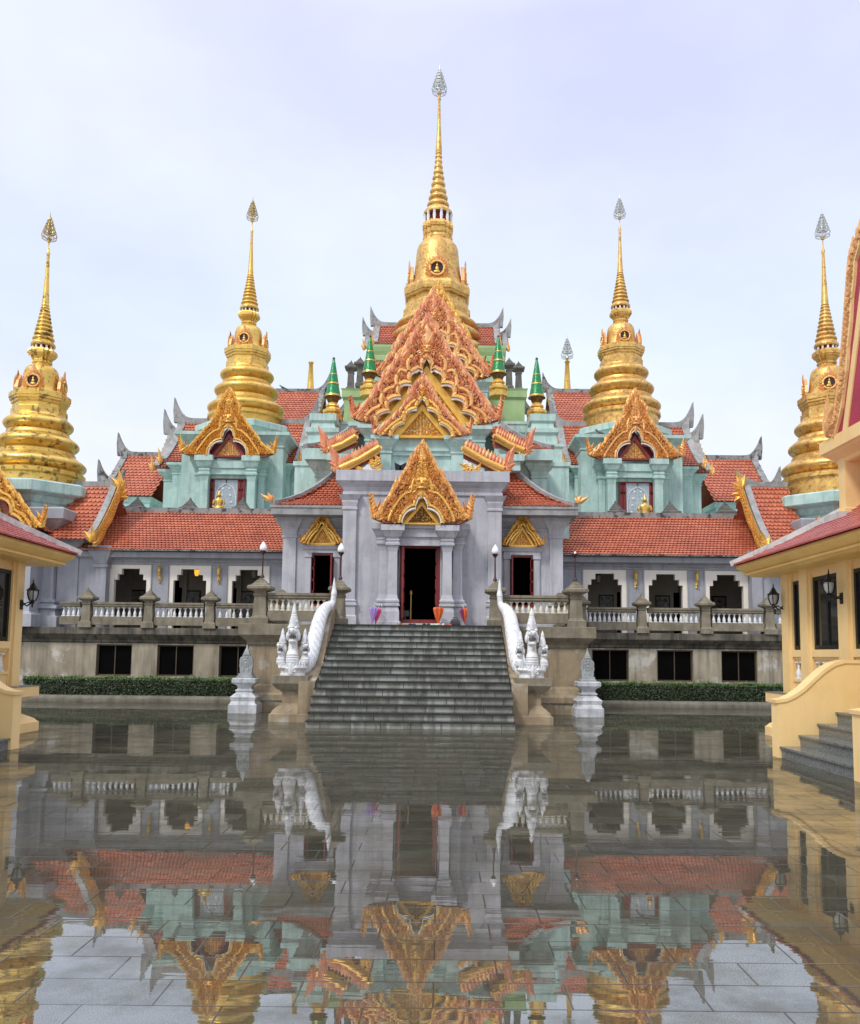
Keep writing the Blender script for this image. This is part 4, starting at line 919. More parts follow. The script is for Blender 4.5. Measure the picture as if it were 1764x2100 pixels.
def gallery(sg):
    y0 = 29.2
    ga, gb = (-12.4, -4.25) if sg < 0 else (4.5, 12.6)
    ze = P(400, 1130, 28.6).z; zf = P(400, 1155, y0).z      # eave, frame head
    fr_px = ((224, 309), (345.6, 432), (466, 552)) if sg < 0 else ((1196, 1285.7), (1321, 1410.6), (1446, 1535))
    fr_ = [(P(a, 1200, y0).x, P(b, 1200, y0).x) for a, b in fr_px]
    side = 'left' if sg < 0 else 'right'
    root = thing('gallery_wing', 'arcade wing with stepped ivory arches and long red roof, %s of the entrance' % side, 'gallery', ((ga + gb) / 2, y0, PZ))
    q = G(); xs = [ga] + [v for p in fr_ for v in p] + [gb]
    for i in range(0, len(xs), 2): q.box(xs[i], xs[i + 1], y0, y0 + .3, PZ, zf)
    q.box(ga, gb, y0, y0 + .3, zf, ze - .2); part(q, 'wall', LAVB, root)
    q = G()
    q.rp(ga, gb, y0, y0 + .2, [(ze - .42, 0), (ze - .41, .03), (ze - .36, .03), (ze - .35, .0), (ze - .30, .05), (ze - .26, .05), (ze - .22, .10), (ze - .20, .36), (ze - .02, .36), (ze, .34)]); part(q, 'eave_moulding', LAVB, root)
    for a, b in fr_:
        q = G(); w_ = b - a; zt = zf - .03
        steps = [(zt - .58, .115), (zt - .40, .115), (zt - .385, .195), (zt - .20, .195), (zt - .18, .285), (zt - .17, .285)]
        y1, y2 = y0 + .02, y0 + .2
        def jamb(za, zb, k): q.box(a, a + w_ * k, y1, y2, za, zb); q.box(b - w_ * k, b, y1, y2, za, zb)
        jamb(PZ, zt - .56, .11); jamb(zt - .56, zt - .37, .19); jamb(zt - .37, zt - .175, .285); q.box(a, b, y1, y2, zt - .175, zt)
        ar = part(q, 'stepped_arch', IVORY, root)
        q = G(); t = .035
        q.box(a - t, a, y0 - .025, y0 + .05, PZ, zf + t); q.box(b, b + t, y0 - .025, y0 + .05, PZ, zf + t); q.box(a, b, y0 - .025, y0 + .05, zf - .03, zf + t); part(q, 'arch_surround', LAVB, ar)
    # inside: back wall with dark stepped openings, ceiling
    q = G(); yb_ = 31.6; ops = []
    for a, b in fr_:
        w_ = b - a; sh = .42 * (b - a) * (1 if sg < 0 else -1) * .7
        c = (a + b) / 2 + sh + (.25 if sg < 0 else -.25); ops.append((c - .33 * w_, c + .33 * w_))
    xs = [ga] + [v for p in ops for v in p] + [gb]
    for i in range(0, len(xs), 2): q.box(xs[i], xs[i + 1], yb_, yb_ + .15, PZ, ze)
    for a, b in ops:
        w_ = b - a; q.box(a, b, yb_, yb_ + .15, zf - .35, ze); q.box(a, a + .2 * w_, yb_, yb_ + .15, zf - .65, zf - .35); q.box(b - .2 * w_, b, yb_, yb_ + .15, zf - .65, zf - .35)
    q.box(ga, gb, y0 + .3, yb_, ze - .25, ze - .2)
    for a, b in fr_: q.box(a - .22, a - .06, yb_ - .12, yb_, PZ, ze - .25)
    part(q, 'inner_wall', INNERW, root)
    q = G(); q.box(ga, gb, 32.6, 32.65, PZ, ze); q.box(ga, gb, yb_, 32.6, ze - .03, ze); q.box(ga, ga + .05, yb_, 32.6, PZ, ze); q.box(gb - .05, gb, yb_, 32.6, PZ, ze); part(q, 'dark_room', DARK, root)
    # framed pictures inside
    for (a, b), l in zip(fr_, ('first', 'second', 'third')):
        cx = (a + b) / 2 + (-.38 if sg < 0 else .33) * (b - a); q = G(); q.box(cx - .27, cx + .27, yb_ - .05, yb_ - .01, PZ + .95, PZ + 1.5)
        o = thing('framed_photo', 'dark framed photograph on the inner wall seen through the %s arch %s of the entrance' % ({'first': 'outermost' if sg < 0 else 'innermost', 'second': 'middle', 'third': 'innermost' if sg < 0 else 'outermost'}[l], side), 'framed photo', (cx, yb_ - .05, PZ + 1.2), 'framed photographs in the galleries')
        part(q, 'frame', BLACKM, o); q = G(); q.box(cx - .23, cx + .23, yb_ - .055, yb_ - .05, PZ + 1.0, PZ + 1.45); part(q, 'print', PHOTO, o)
    # roof
    yr = 31.2; zr = P(400, 1051, yr).z
    ra_, rb_ = (-11.6, -4.2) if sg < 0 else (4.45, 12.0)
    q = G(); tiles(q, V((ra_, 28.62, ze + .02)), V((rb_, 28.62, ze + .02)), V((rb_, yr, zr)), V((ra_, yr, zr)), .125, .19, .06); rf = part(q, 'roof', TILE, root)
    q = G(); q.box(ra_, rb_, 28.6, 28.75, ze - .0, ze + .05); q.box(ra_, rb_, yr - .12, yr + .2, zr - .1, zr + .15); part(q, 'ridge_cap', GREYD, rf)
    q = G(); tiles(q, V((rb_, 33.0, ze + .02)), V((ra_, 33.0, ze + .02)), V((ra_, yr, zr)), V((rb_, yr, zr)), .3, .3, .06); part(q, 'rear_slope', TILE, rf)
    # gilt bargeboard end beside the side chamber
    xe = rb_ - .02 if sg < 0 else ra_ + .02
    for i, (p0, p1) in enumerate((((fr_[0][1], fr_[1][0])), ((fr_[1][1], fr_[2][0])))):
        cx = (p0 + p1) / 2; sconce(cx, y0, P(400, 1180, y0).z, 'gilt wall lamp %s the entrance, between the %s arches %s' % ('left of' if sg < 0 else 'right of', 'outermost and middle' if (i == 0) == (sg < 0) else 'middle and innermost', side))
    # bargeboard gable end of the taller roof that oversails the gallery at its outer end
    xg = -10.95 if sg < 0 else 11.3
    tp = Z5(650, 1640, 30.3) if sg < 0 else B2(285, 1640, 30.3); bt = Z5(540, 1985, 28.3) if sg < 0 else B2(395, 2020, 28.3)
    q = G(); xi = -12.5 if sg < 0 else 12.9
    A, B, C, D = V((xi, 28.2, bt.z)), V((xg, 28.2, bt.z)), V((xg, 30.3, tp.z - .15)), V((xi, 30.3, tp.z - .15))
    if sg < 0: tiles(q, A, B, C, D, .15, .2, .2)
    else: tiles(q, B, A, D, C, .15, .2, .2)
    rg = part(q, 'cross_gable_roof', TILE, root)
    q = G(); tiles(q, V((xg, 32.4, bt.z)), V((xi, 32.4, bt.z)), V((xi, 30.3, tp.z - .15)), V((xg, 30.3, tp.z - .15)), .3, .3, .2); part(q, 'cross_gable_rear_slope', TILE, rg)
    q = G(); q.prism(frame((0, 30.3, 0)), [(xi, tp.z - .22), (xg + sg * .25, tp.z - .22), (xg - sg * .1, tp.z - .15), (xg - sg * .14, tp.z + .2), (xg - sg * .2, tp.z + .42), (xg + sg * .05, tp.z + .12), (xg + sg * .5, tp.z - .04), (xi, tp.z - .04)], .1, -.1)
    ed = [V((xg + sg * .16, 28.2 + 2.1 * t, lerp(bt.z, tp.z - .15, t) - .8 * t * (1 - t) * .9 + .05)) for t in [i / 8 for i in range(9)]]
    bar(q, ed, .22, .08); part(q, 'verge', GREY, rg)
    # the gilt edge board (seen from its side)
    bg_ = G(); lf = G()
    fr_s = frame((xg - sg * .02, 0, 0), (0, 1, 0), (-sg, 0, 0))
    K = 24; up_ = []; lo_ = []
    for i in range(K + 1):
        t = i / K; y = 28.15 + 2.15 * t; z = lerp(bt.z, tp.z - .1, t) - .72 * t * (1 - t)
        up_.append((y, z + .10)); lo_.append((y + .05, z - .22 - .12 * abs(math.sin(t * math.pi * 2.5))))
    bg_.prism(fr_s, up_ + lo_[::-1], 0, .12)
    for i in range(K):
        y, z = up_[i]; leaf(lf, fr_s, y, z - .05, 2.2, .2, .1, .1, .05); leaf(lf, frame((xg - sg * .06, y, z)), 0, -.12, 1.2 if sg < 0 else math.pi - 1.2, .2, .13, .06, .06)
        leaf(lf, frame((xg - sg * .10, lo_[i][0] - .1, lo_[i][1])), 0, .05, .5 if sg < 0 else math.pi - .5, .14, .12, .06, .05)
    fe = frame((xg - sg * .05, 28.12, bt.z - .1))
    for a, L in ((1.75, .62), (1.2, .45), (2.2, .4)): leaf(lf, fe, sg * .06, .0, a if sg > 0 else math.pi - a, L, .2, .02, .08, .4)
    ft = frame((xg - sg * .05, 30.2, tp.z - .3))
    for a, L, z in ((1.45, .7, 0), (.9, .5, -.1), (2.0, .5, 0), (.3, .4, -.25), (-.3, .35, -.3)): leaf(lf, ft, 0, z, a if sg < 0 else math.pi - a, L, .26, .02, .1, .4)
    bb = part(bg_, 'gilt_bargeboard', GILTY, rg); part(lf, 'flame_carving', GILTY, bb)
    # stub pier carrying it
    q = G(); zz = bt.z - .12; pxx = xg - sg * .05
    q.rp(pxx - .18, pxx + .18, 28.9, 29.3, [(PZ, .08), (PZ + .4, .08), (PZ + .45, 0), (zz - .75, 0), (zz - .72, .05), (zz - .62, .05), (zz - .6, 0), (zz - .5, .04), (zz - .2, .2), (zz, .22)]); q.box(min(xi, pxx), max(xi, pxx), 29.0, 29.2, PZ, zz - .1)
    part(q, 'corner_pier', LAVB, root)
gallery(-1); gallery(1)

# ------------------------------------------------------------------ stupas
OCT = [(math.cos(R(22.5 + 45 * i)) / math.cos(R(22.5)), math.sin(R(22.5 + 45 * i)) / math.cos(R(22.5))) for i in range(8)]
CROSS = []
for q_ in range(4):
    for a, b in ((1, -.5), (1, .5), (.78, .5), (.78, .78), (.5, .78)):
        c, s = math.cos(q_ * math.pi / 2), math.sin(q_ * math.pi / 2); CROSS.append((a * c - b * s, a * s + b * c))
def torus(z, r, h, bulge, n=7):
    return [(r + bulge * math.sin(math.pi * i / n), z - h + 2 * h * i / n) for i in range(n + 1)]
def finial(root, cx, cy, z, H, r, m_):
    """open wire parasol crown"""
    f = G(); f.lathe(cx, cy, [(r * .08, z - H * .22), (r * .1, z - H * .1), (r * .30, z - H * .06), (r * .36, z - H * .02), (r * .3, z + H * .02), (r * .12, z + H * .05), (r * .07, z + H * .8), (r * .02, z + H)], 8)
    tiers = [(.0, .24, .92, 1.0), (.20, .40, .72, .78), (.36, .54, .54, .58), (.5, .66, .38, .42), (.63, .78, .2, .24)]
    for a, b, r0, r1 in tiers:
        za, zb = z + H * a, z + H * b
        for zz, rr in ((za, r0), ((za + zb) / 2, r1), (zb, r0 * .95)):
            f.tube([(cx + rr * r * math.cos(k * math.pi / 8), cy + rr * r * math.sin(k * math.pi / 8), zz) for k in range(17)], r * .045, 4)
        for k in range(9):
            an = k * 2 * math.pi / 9; c, s = math.cos(an), math.sin(an)
            f.tube([(cx + r * .1 * c, cy + r * .1 * s, za - H * .01), (cx + r0 * r * c, cy + r0 * r * s, za), (cx + r1 * r * c, cy + r1 * r * s, (za + zb) / 2), (cx + r0 * .95 * r * c, cy + r0 * .95 * r * s, zb), (cx + r * .1 * c, cy + r * .1 * s, zb)], r * .035, 4)
    return part(f, 'wire_crown', m_, root)
def niche(root, fr, s):
    """flame-framed round niche with a small gilt image inside"""
    q = G()
    for i in range(16):
        a = -0.25 * math.pi + 1.5 * math.pi * i / 15; q_a = a
        x, z = math.cos(a) * .46 * s, math.sin(a) * .46 * s + .55 * s
        leaf(q, fr, x * .9, z, a * .55 + math.pi / 2 * .45, .34 * s, .2 * s, 0, .09 * s)
    for i in range(3): leaf(q, fr, 0, (.95 + i * .12) * s, math.pi / 2, (.75 - i * .1) * s, (.5 - i * .12) * s, .02 * s, .1 * s)
    for e in (-1, 1):
        for a, L in ((.2, .4), (.7, .45), (1.1, .4)): leaf(q, fr, e * .3 * s, .12 * s, a if e > 0 else math.pi - a, L * s, .2 * s, 0, .1 * s, e * .5)
    q.prism(fr, [(-.6 * s, 0), (.6 * s, 0), (.66 * s, .3 * s), (.5 * s, .8 * s), (.2 * s, 1.1 * s), (0, 1.35 * s), (-.2 * s, 1.1 * s), (-.5 * s, .8 * s), (-.66 * s, .3 * s)], 0, -.2 * s)
    pts = [fr(.40 * s * math.cos(i * math.pi / 10), .55 * s + .40 * s * math.sin(i * math.pi / 10), .08 * s) for i in range(21)]
    q.tube(pts, .07 * s, 6)
    p = part(q, 'niche', GILTR if s > 1.2 else GILT, root)
    d = G(); d.prism(fr, [(.36 * s * math.cos(i * math.pi / 9), .55 * s + .36 * s * math.sin(i * math.pi / 9)) for i in range(18)], .03 * s, .01 * s); part(d, 'dark_recess', MAROON, p)
    b = G(); b.ball(fr(0, .34 * s, .06 * s), .2 * s, .06 * s, .08 * s); b.ball(fr(0, .5 * s, .06 * s), .11 * s, .06 * s, .15 * s); b.ball(fr(0, .70 * s, .06 * s), .065 * s, .05 * s, .08 * s); b.ball(fr(0, .79 * s, .06 * s), .025 * s, .025 * s, .05 * s); part(b, 'seated_image', GOLD, p, 50)
def stupa(lab, cx, cy, Zf, k, prof, gold=GOLD, wire=WIRE, niche_yaws=(0, math.pi / 2, -math.pi / 2), nrot=0.0, dom=None):
    """prof: measured heights (picture rows) and radii (picture units); Zf turns a row into a height, k a length into metres"""
    z = lambda y: Zf(y)
    root = thing('stupa', lab, 'stupa', (cx, cy, z(prof['base'][0][0])))
    g = G()
    seq = []
    for it in prof['base']:
        if it[0] == 'T': _, yc_, r, h, b = it; seq += [(rr, zz) for rr, zz in torus(z(yc_), r * k, abs(z(yc_) - z(yc_ + h)), b * k)]
        else: seq.append((it[1] * k, z(it[0])))
    g.lathe(cx, cy, seq, 56); part(g, 'base_rings', gold, root, 40)
    g = G(); g.poly(cx, cy, OCT, [(z(y), r * k) for y, r in prof['oct']]); part(g, 'octagonal_drum', gold, root)
    g = G(); g.lathe(cx, cy, [(r * k, z(y)) for y, r in prof['bell']], 48); part(g, 'bell', gold, root, 60)
    g = G(); g.poly(cx, cy, CROSS, [(z(y), r * k) for y, r in prof['harm']]); part(g, 'square_throne', gold, root)
    g = G(); y0, y1, r = prof['col']; g.lathe(cx, cy, [(r * .68 * k, z(y0)), (r * .68 * k, z(y1))], 16); cn = part(g, 'colonnade_core', REDW, root)
    for i in range(12):
        a = (i + .5) * math.pi / 6; g = G(); rr = r * .085 * k * 1.25; h = z(y1) - z(y0)
        g.lathe(cx + r * .93 * k * math.cos(a), cy + r * .93 * k * math.sin(a), [(rr * 1.2, z(y0)), (rr * .8, z(y0) + h * .15), (rr * 1.1, z(y0) + h * .5), (rr * .8, z(y0) + h * .85), (rr * 1.2, z(y1))], 8); part(g, 'pillar', WHITEP, cn, 40)
    g = G(); g.lathe(cx, cy, [(r_ * k, z(y)) for y, r_ in prof['disk']], 36)
    for y, r_, h in prof['rings']: g.lathe(cx, cy, torus(z(y), r_ * .80 * k, abs(z(y) - z(y + h)), r_ * .22 * k), 32)
    ys = prof['spire']; g.lathe(cx, cy, [(r_ * k, z(y)) for y, r_ in ys], 20)
    part(g, 'ringed_spire', gold, root, 45)
    f0, f1, fr_ = prof['fin']; finial(root, cx, cy, z(f0), z(f1) - z(f0), fr_ * k, wire)
    ny, ns = prof['niche']; rN = prof['niche_r'] * k
    for yaw in niche_yaws:
        yy = yaw + nrot; nrm = V((math.sin(yy), -math.cos(yy), 0)); u = V((math.cos(yy), math.sin(yy), 0))
        niche(root, frame(V((cx, cy, z(ny))) + nrm * rN, u, nrm), ns * k)
    return root
SIDE = dict(base=[(1620, 222), (1496, 222), (1488, 236), (1470, 236), (1462, 226), ('T', 1425, 205, 34, 34), (1386, 200), (1378, 186), (1362, 184), (1356, 176), ('T', 1316, 168, 34, 32), (1280, 160), (1270, 152), (1258, 150), ('T', 1216, 138, 34, 30), (1180, 134), (1165, 128), (1150, 100)],
            oct=[(1172, 124), (1140, 124), (1136, 118), (1118, 118), (1114, 124), (1104, 126), (1098, 132), (1090, 132), (1086, 136), (1060, 136), (1056, 130)],
            bell=[(1062, 112), (1050, 102), (1020, 92), (985, 87), (955, 85), (935, 81), (920, 72), (910, 58), (904, 46), (898, 42), (890, 38)],
            harm=[(902, 36), (892, 44), (884, 44), (880, 40), (874, 44), (862, 50), (858, 58), (852, 60), (850, 64), (834, 64), (826, 60), (822, 52)],
            col=(826, 802, 52), disk=[(804, 20), (806, 56), (802, 60), (792, 60), (788, 56), (778, 50), (776, 20)],
            rings=[(766, 53, 13), (741, 47, 12), (718, 43, 11), (697, 39, 10), (676, 35, 10), (656, 31, 9), (637, 28, 8), (619, 25, 8), (603, 22, 7)],
            spire=[(778, 44), (740, 38), (700, 32), (660, 26), (620, 21), (594, 17), (590, 20), (584, 17), (570, 18), (560, 16), (430, 10), (330, 7), (318, 10), (308, 6), (285, 2.5), (262, 2.5), (258, 8), (250, 9), (245, 3)],
            fin=(240, 100, 38), niche=(1056, 78), niche_r=112)
def measured(zm, zx, d, s): return (lambda y: zm(zx, y, d).z)
kz = .332 / 1764
dA = 38.0
Zlc = lambda y: Z4(650, y, dA).z
lc = Z4(655, 1440, dA)
ZB_, ZT_ = Zlc(1440), Zlc(100)
stupa('gilded stupa behind the left turquoise shrine with the blue pane, left of the main spire', lc.x, dA, Zlc, kz * dA, SIDE, GOLD, WIREG)
rcp = B1(505, 1430, dA); rt_, rb_ = B1(495, 85, dA).z, B1(505, 1428, dA).z
stupa('coppery gilded stupa behind the right turquoise shrine, right of the main spire', rcp.x, dA, lambda y: rb_ + (Zlc(y) - ZB_) * (rt_ - rb_) / (ZT_ - ZB_), kz * dA * 1.02, SIDE, GOLDW, WIRE)
dF = 30.5
flt, flb = Z5(297, 70, dF).z, Z5(205, 1572, dF).z
flx = Z5(212, 1560, dF).x
stupa('black-flaked golden stupa at the far left edge above the yellow pavilion', flx, dF, lambda y: flb + (Zlc(y) - ZB_) * (flt - flb) / (ZT_ - ZB_), kz * 38 * .985, SIDE, GOLDB, WIREG, (0.12, math.pi / 2 + .12, -math.pi / 2 + .12))
frt, frb = B2(717, 50, dF).z, B2(690, 1595, dF).z
frx = B2(752, 1250, dF).x
stupa('gilded stupa at the far right edge partly hidden by the carved yellow gable', frx, dF, lambda y: frb + (Zlc(y) - ZB_) * (frt - frb) / (ZT_ - ZB_), kz * 38 * .985, SIDE, GOLDW, WIRE, (-.35, math.pi / 2 - .35, -math.pi / 2 - .35))
MAIN = dict(base=[(2220, 390), ('T', 2180, 360, 40, 40), (2130, 350), (2120, 345), ('T', 2070, 330, 42, 40), (2025, 315), (2010, 305), ('T', 1965, 295, 38, 36), (1925, 290), (1912, 275), ('T', 1880, 262, 32, 34), (1845, 262), (1820, 240), (1800, 200)],
            oct=[(1830, 238), (1790, 238), (1786, 228), (1770, 224), (1740, 214), (1736, 204), (1705, 204), (1700, 222), (1690, 226), (1682, 232), (1665, 234), (1640, 234), (1620, 226)],
            bell=[(1640, 205), (1610, 192), (1560, 178), (1510, 167), (1440, 160), (1380, 155), (1345, 151), (1318, 142), (1298, 126), (1285, 114), (1270, 106), (1250, 100)],
            harm=[(1280, 106), (1268, 108), (1262, 98), (1250, 98), (1240, 104), (1226, 106), (1222, 98), (1206, 100), (1200, 108), (1182, 112), (1176, 108), (1160, 104), (1152, 92)],
            col=(1168, 1088, 104), disk=[(1090, 40), (1094, 104), (1086, 108), (1074, 106), (1060, 94), (1048, 84), (1044, 40)],
            rings=[(1022, 80, 25), (972, 70, 22), (926, 60, 21), (876, 52, 20), (831, 44, 18), (791, 37, 17), (753, 32, 15), (714, 28, 13), (682, 26, 11), (655, 24, 9)],
            spire=[(1046, 66), (1000, 58), (900, 44), (800, 30), (700, 22), (650, 20), (640, 24), (625, 22), (610, 23), (600, 21), (450, 13), (285, 8), (275, 13), (262, 8), (245, 8), (240, 14), (232, 14), (228, 4)],
            fin=(225, 30, 56), niche=(1608, 128), niche_r=196)
dM = 47.0
mc = Z1(822, 1560, dM)
stupa('tallest gilded stupa with copper ringed spire at the centre of the temple', mc.x, dM, lambda y: Z1(828, y, dM).z, .2929 / 1764 * dM, MAIN, GOLDW, WIRE)
# two far spires peeping over the rear roofs
def far_spire(lab, p0, p1, r, crown):
    root = thing('far_spire', lab, 'spire', p0)
    g = G(); H = p1.z - p0.z; g.lathe(p0.x, p0.y, [(r, p0.z), (r * .85, p0.z + H * .3), (r * .5, p0.z + H * .9), (r * .75, p0.z + H * .93), (r * .5, p0.z + H * .97), (.01, p0.z + H)], 12); part(g, 'spike', GOLD, root, 50)
    if crown: finial(root, p0.x, p0.y, p1.z + .15, 1.7, .42, WIRE)
s0, s1 = Z4(1052, 1330, 58), Z4(1055, 1115, 58); far_spire('plain gold spike rising behind the left rear roof ridge', s0, s1, .27, False)
s0, s1 = B1(170, 1330, 58), B1(172, 1110, 58); far_spire('gold spike with wire crown rising behind the right rear roof ridge', s0, s1, .27, True)

# ------------------------------------------------------------------ generic roofs with upswept grey ridge ends
def long_roof(root, x0, x1, yr, zr, ye, ze, horns=(1, 1), rise=.8, tw=.16, th=.22, sag=.12, cap=GREY, name='roof', gilt=True):
    q = G(); tiles(q, V((x0, ye, ze)), V((x1, ye, ze)), V((x1, yr, zr)), V((x0, yr, zr)), tw, th, sag); rf = part(q, name, TILE, root)
    q = G(); yb_ = 2 * yr - ye; tiles(q, V((x1, yb_, ze)), V((x0, yb_, ze)), V((x0, yr, zr)), V((x1, yr, zr)), .4, .4, sag); part(q, 'rear_slope', TILE, rf)
    q = G(); q.box(x0, x1, yr - .12, yr + .12, zr - .06, zr + .16)
    for hx, sg, on in ((x0, -1, horns[0]), (x1, 1, horns[1])):
        if not on: continue
        run = rise * .95; f = frame((0, yr, 0)); q.prism(f, horn_pts(hx - sg * run * .55, zr + .0, run, rise, .17, sg), .11, -.11)
        pts = []
        for i in range(11):
            t = i / 10; p = lerp(V((hx, yr, zr)), V((hx, ye, ze)), t); n = V((0, -(zr - ze), abs(yr - ye))).normalized(); pts.append(p - n * (sag * 4 * t * (1 - t)) + V((0, -.0, .06)))
        pts[0] = V((hx + sg * .12, yr, zr + rise * .35))
        bar(q, pts, .3, .16)
        pb = [p + V((0, (yr - p.y) * 2, 0)) for p in pts]; bar(q, pb, .3, .16)
    part(q, 'ridge_and_verge', cap, rf)
    if gilt:
        q = G()
        for hx, sg, on in ((x0, -1, horns[0]), (x1, 1, horns[1])):
            if not on: continue
            n = 9
            for i in range(n):
                t = (i + .5) / n; p = lerp(V((hx, yr, zr)), V((hx, ye, ze)), t); nn = V((0, -(zr - ze), abs(yr - ye))).normalized(); p = p - nn * (sag * 4 * t * (1 - t))
                leaf(q, frame(p + V((sg * .15, 0, -.08))), 0, 0, 1.2 if sg > 0 else math.pi - 1.2, .20, .11, 0, .05)
            bar(q, [lerp(V((hx + sg * .15, yr, zr)), V((hx + sg * .15, ye, ze)), t) - V((0, -(zr - ze), abs(yr - ye))).normalized() * (sag * 4 * t * (1 - t)) + V((0, 0, -.06)) for t in [i / 8 for i in range(9)]], .05, .10)
            fe = frame(V((hx + sg * .1, ye - .02, ze - .1)))
            for a, L in ((1.5, .75), (1.15, .4), (1.85, .35)): leaf(q, fe, 0, 0, a if sg > 0 else math.pi - a, L * rise, .17 * rise, .02, .06, .4)
        # gable panel closing the end
        part(q, 'gilt_verge_flames', GILT, rf)
        q = G()
        for hx, sg, on in ((x0, -1, horns[0]), (x1, 1, horns[1])):
            if on: q.add([(hx - sg * .12, ye + .1, ze), (hx - sg * .12, yr, zr), (hx - sg * .12, yb_ - .1, ze)], [(0, 1, 2)])
        if q.v: part(q, 'gable_panel', REDW, rf)
    return rf
MOULD_TOP = lambda z: [(z - .62, 0), (z - .60, .04), (z - .54, .04), (z - .52, 0), (z - .42, .05), (z - .38, .05), (z - .34, .08), (z - .16, .24), (z - .14, .28), (z, .28)]
def mbox(root, nm, m_, x0, x1, y0, y1, zb, zt, s=1.0):
    q = G(); q.rp(x0, x1, y0, y1, [(zb, 0)] + [(zt - (zt - a) * s, o * s) for a, o in MOULD_TOP(zt)]); return part(q, nm, m_, root)

# ------------------------------------------------------------------ turquoise shrines under the side stupas
def buddha(cx, cy, z, s, lab):
    root = thing('buddha_statue', lab, 'statue', (cx, cy, z))
    q = G()
    rings = []
    for zz, rx, ry in ((0, .36, .25), (.06, .40, .28), (.13, .38, .26), (.18, .26, .19), (.24, .17, .13), (.34, .155, .115), (.46, .185, .125), (.56, .215, .13), (.62, .205, .115), (.655, .13, .09), (.675, .065, .065), (.72, .06, .06)):
        rings.append([(cx + rx * s * math.cos(2 * math.pi * i / 20), cy + ry * s * math.sin(2 * math.pi * i / 20), z + zz * s) for i in range(20)])
    q.loft(rings)
    q.ball((cx, cy - .01 * s, z + .82 * s), .088 * s, .095 * s, .125 * s, 14, 10)
    q.lathe(cx, cy, [(.07 * s, z + .90 * s), (.05 * s, z + .95 * s), (.045 * s, z + .98 * s), (.02 * s, z + 1.01 * s), (.004 * s, z + 1.07 * s)], 10)
    for e in (-1, 1):
        q.tube([(cx + e * .20 * s, cy, z + .60 * s), (cx + e * .255 * s, cy - .01 * s, z + .44 * s), (cx + e * .25 * s, cy - .07 * s, z + .30 * s), (cx + e * .14 * s, cy - .20 * s, z + .20 * s), (cx + e * .03 * s, cy - .24 * s, z + .17 * s)], lambda t: s * (.058 - .026 * t), 10)
        q.tube([(cx + e * .15 * s, cy - .02 * s, z + .09 * s), (cx + e * .38 * s, cy - .12 * s, z + .085 * s), (cx + e * .2 * s, cy - .25 * s, z + .09 * s), (cx - e * .12 * s, cy - .27 * s, z + .10 * s)], lambda t: s * (.09 - .05 * t), 10)
        q.ball((cx + e * .092 * s, cy + .01 * s, z + .80 * s), .016 * s, .03 * s, .07 * s, 6, 5)
    q.ball((cx, cy - .105 * s, z + .82 * s), .014 * s, .022 * s, .03 * s, 6, 5)
    part(q, 'body', GOLD, root, 60)
    q = G(); q.lathe(cx, cy, [(.44 * s, z - .16 * s), (.46 * s, z - .1 * s), (.38 * s, z - .06 * s), (.44 * s, z)], 20); part(q, 'lotus_seat', GOLD, root, 40)

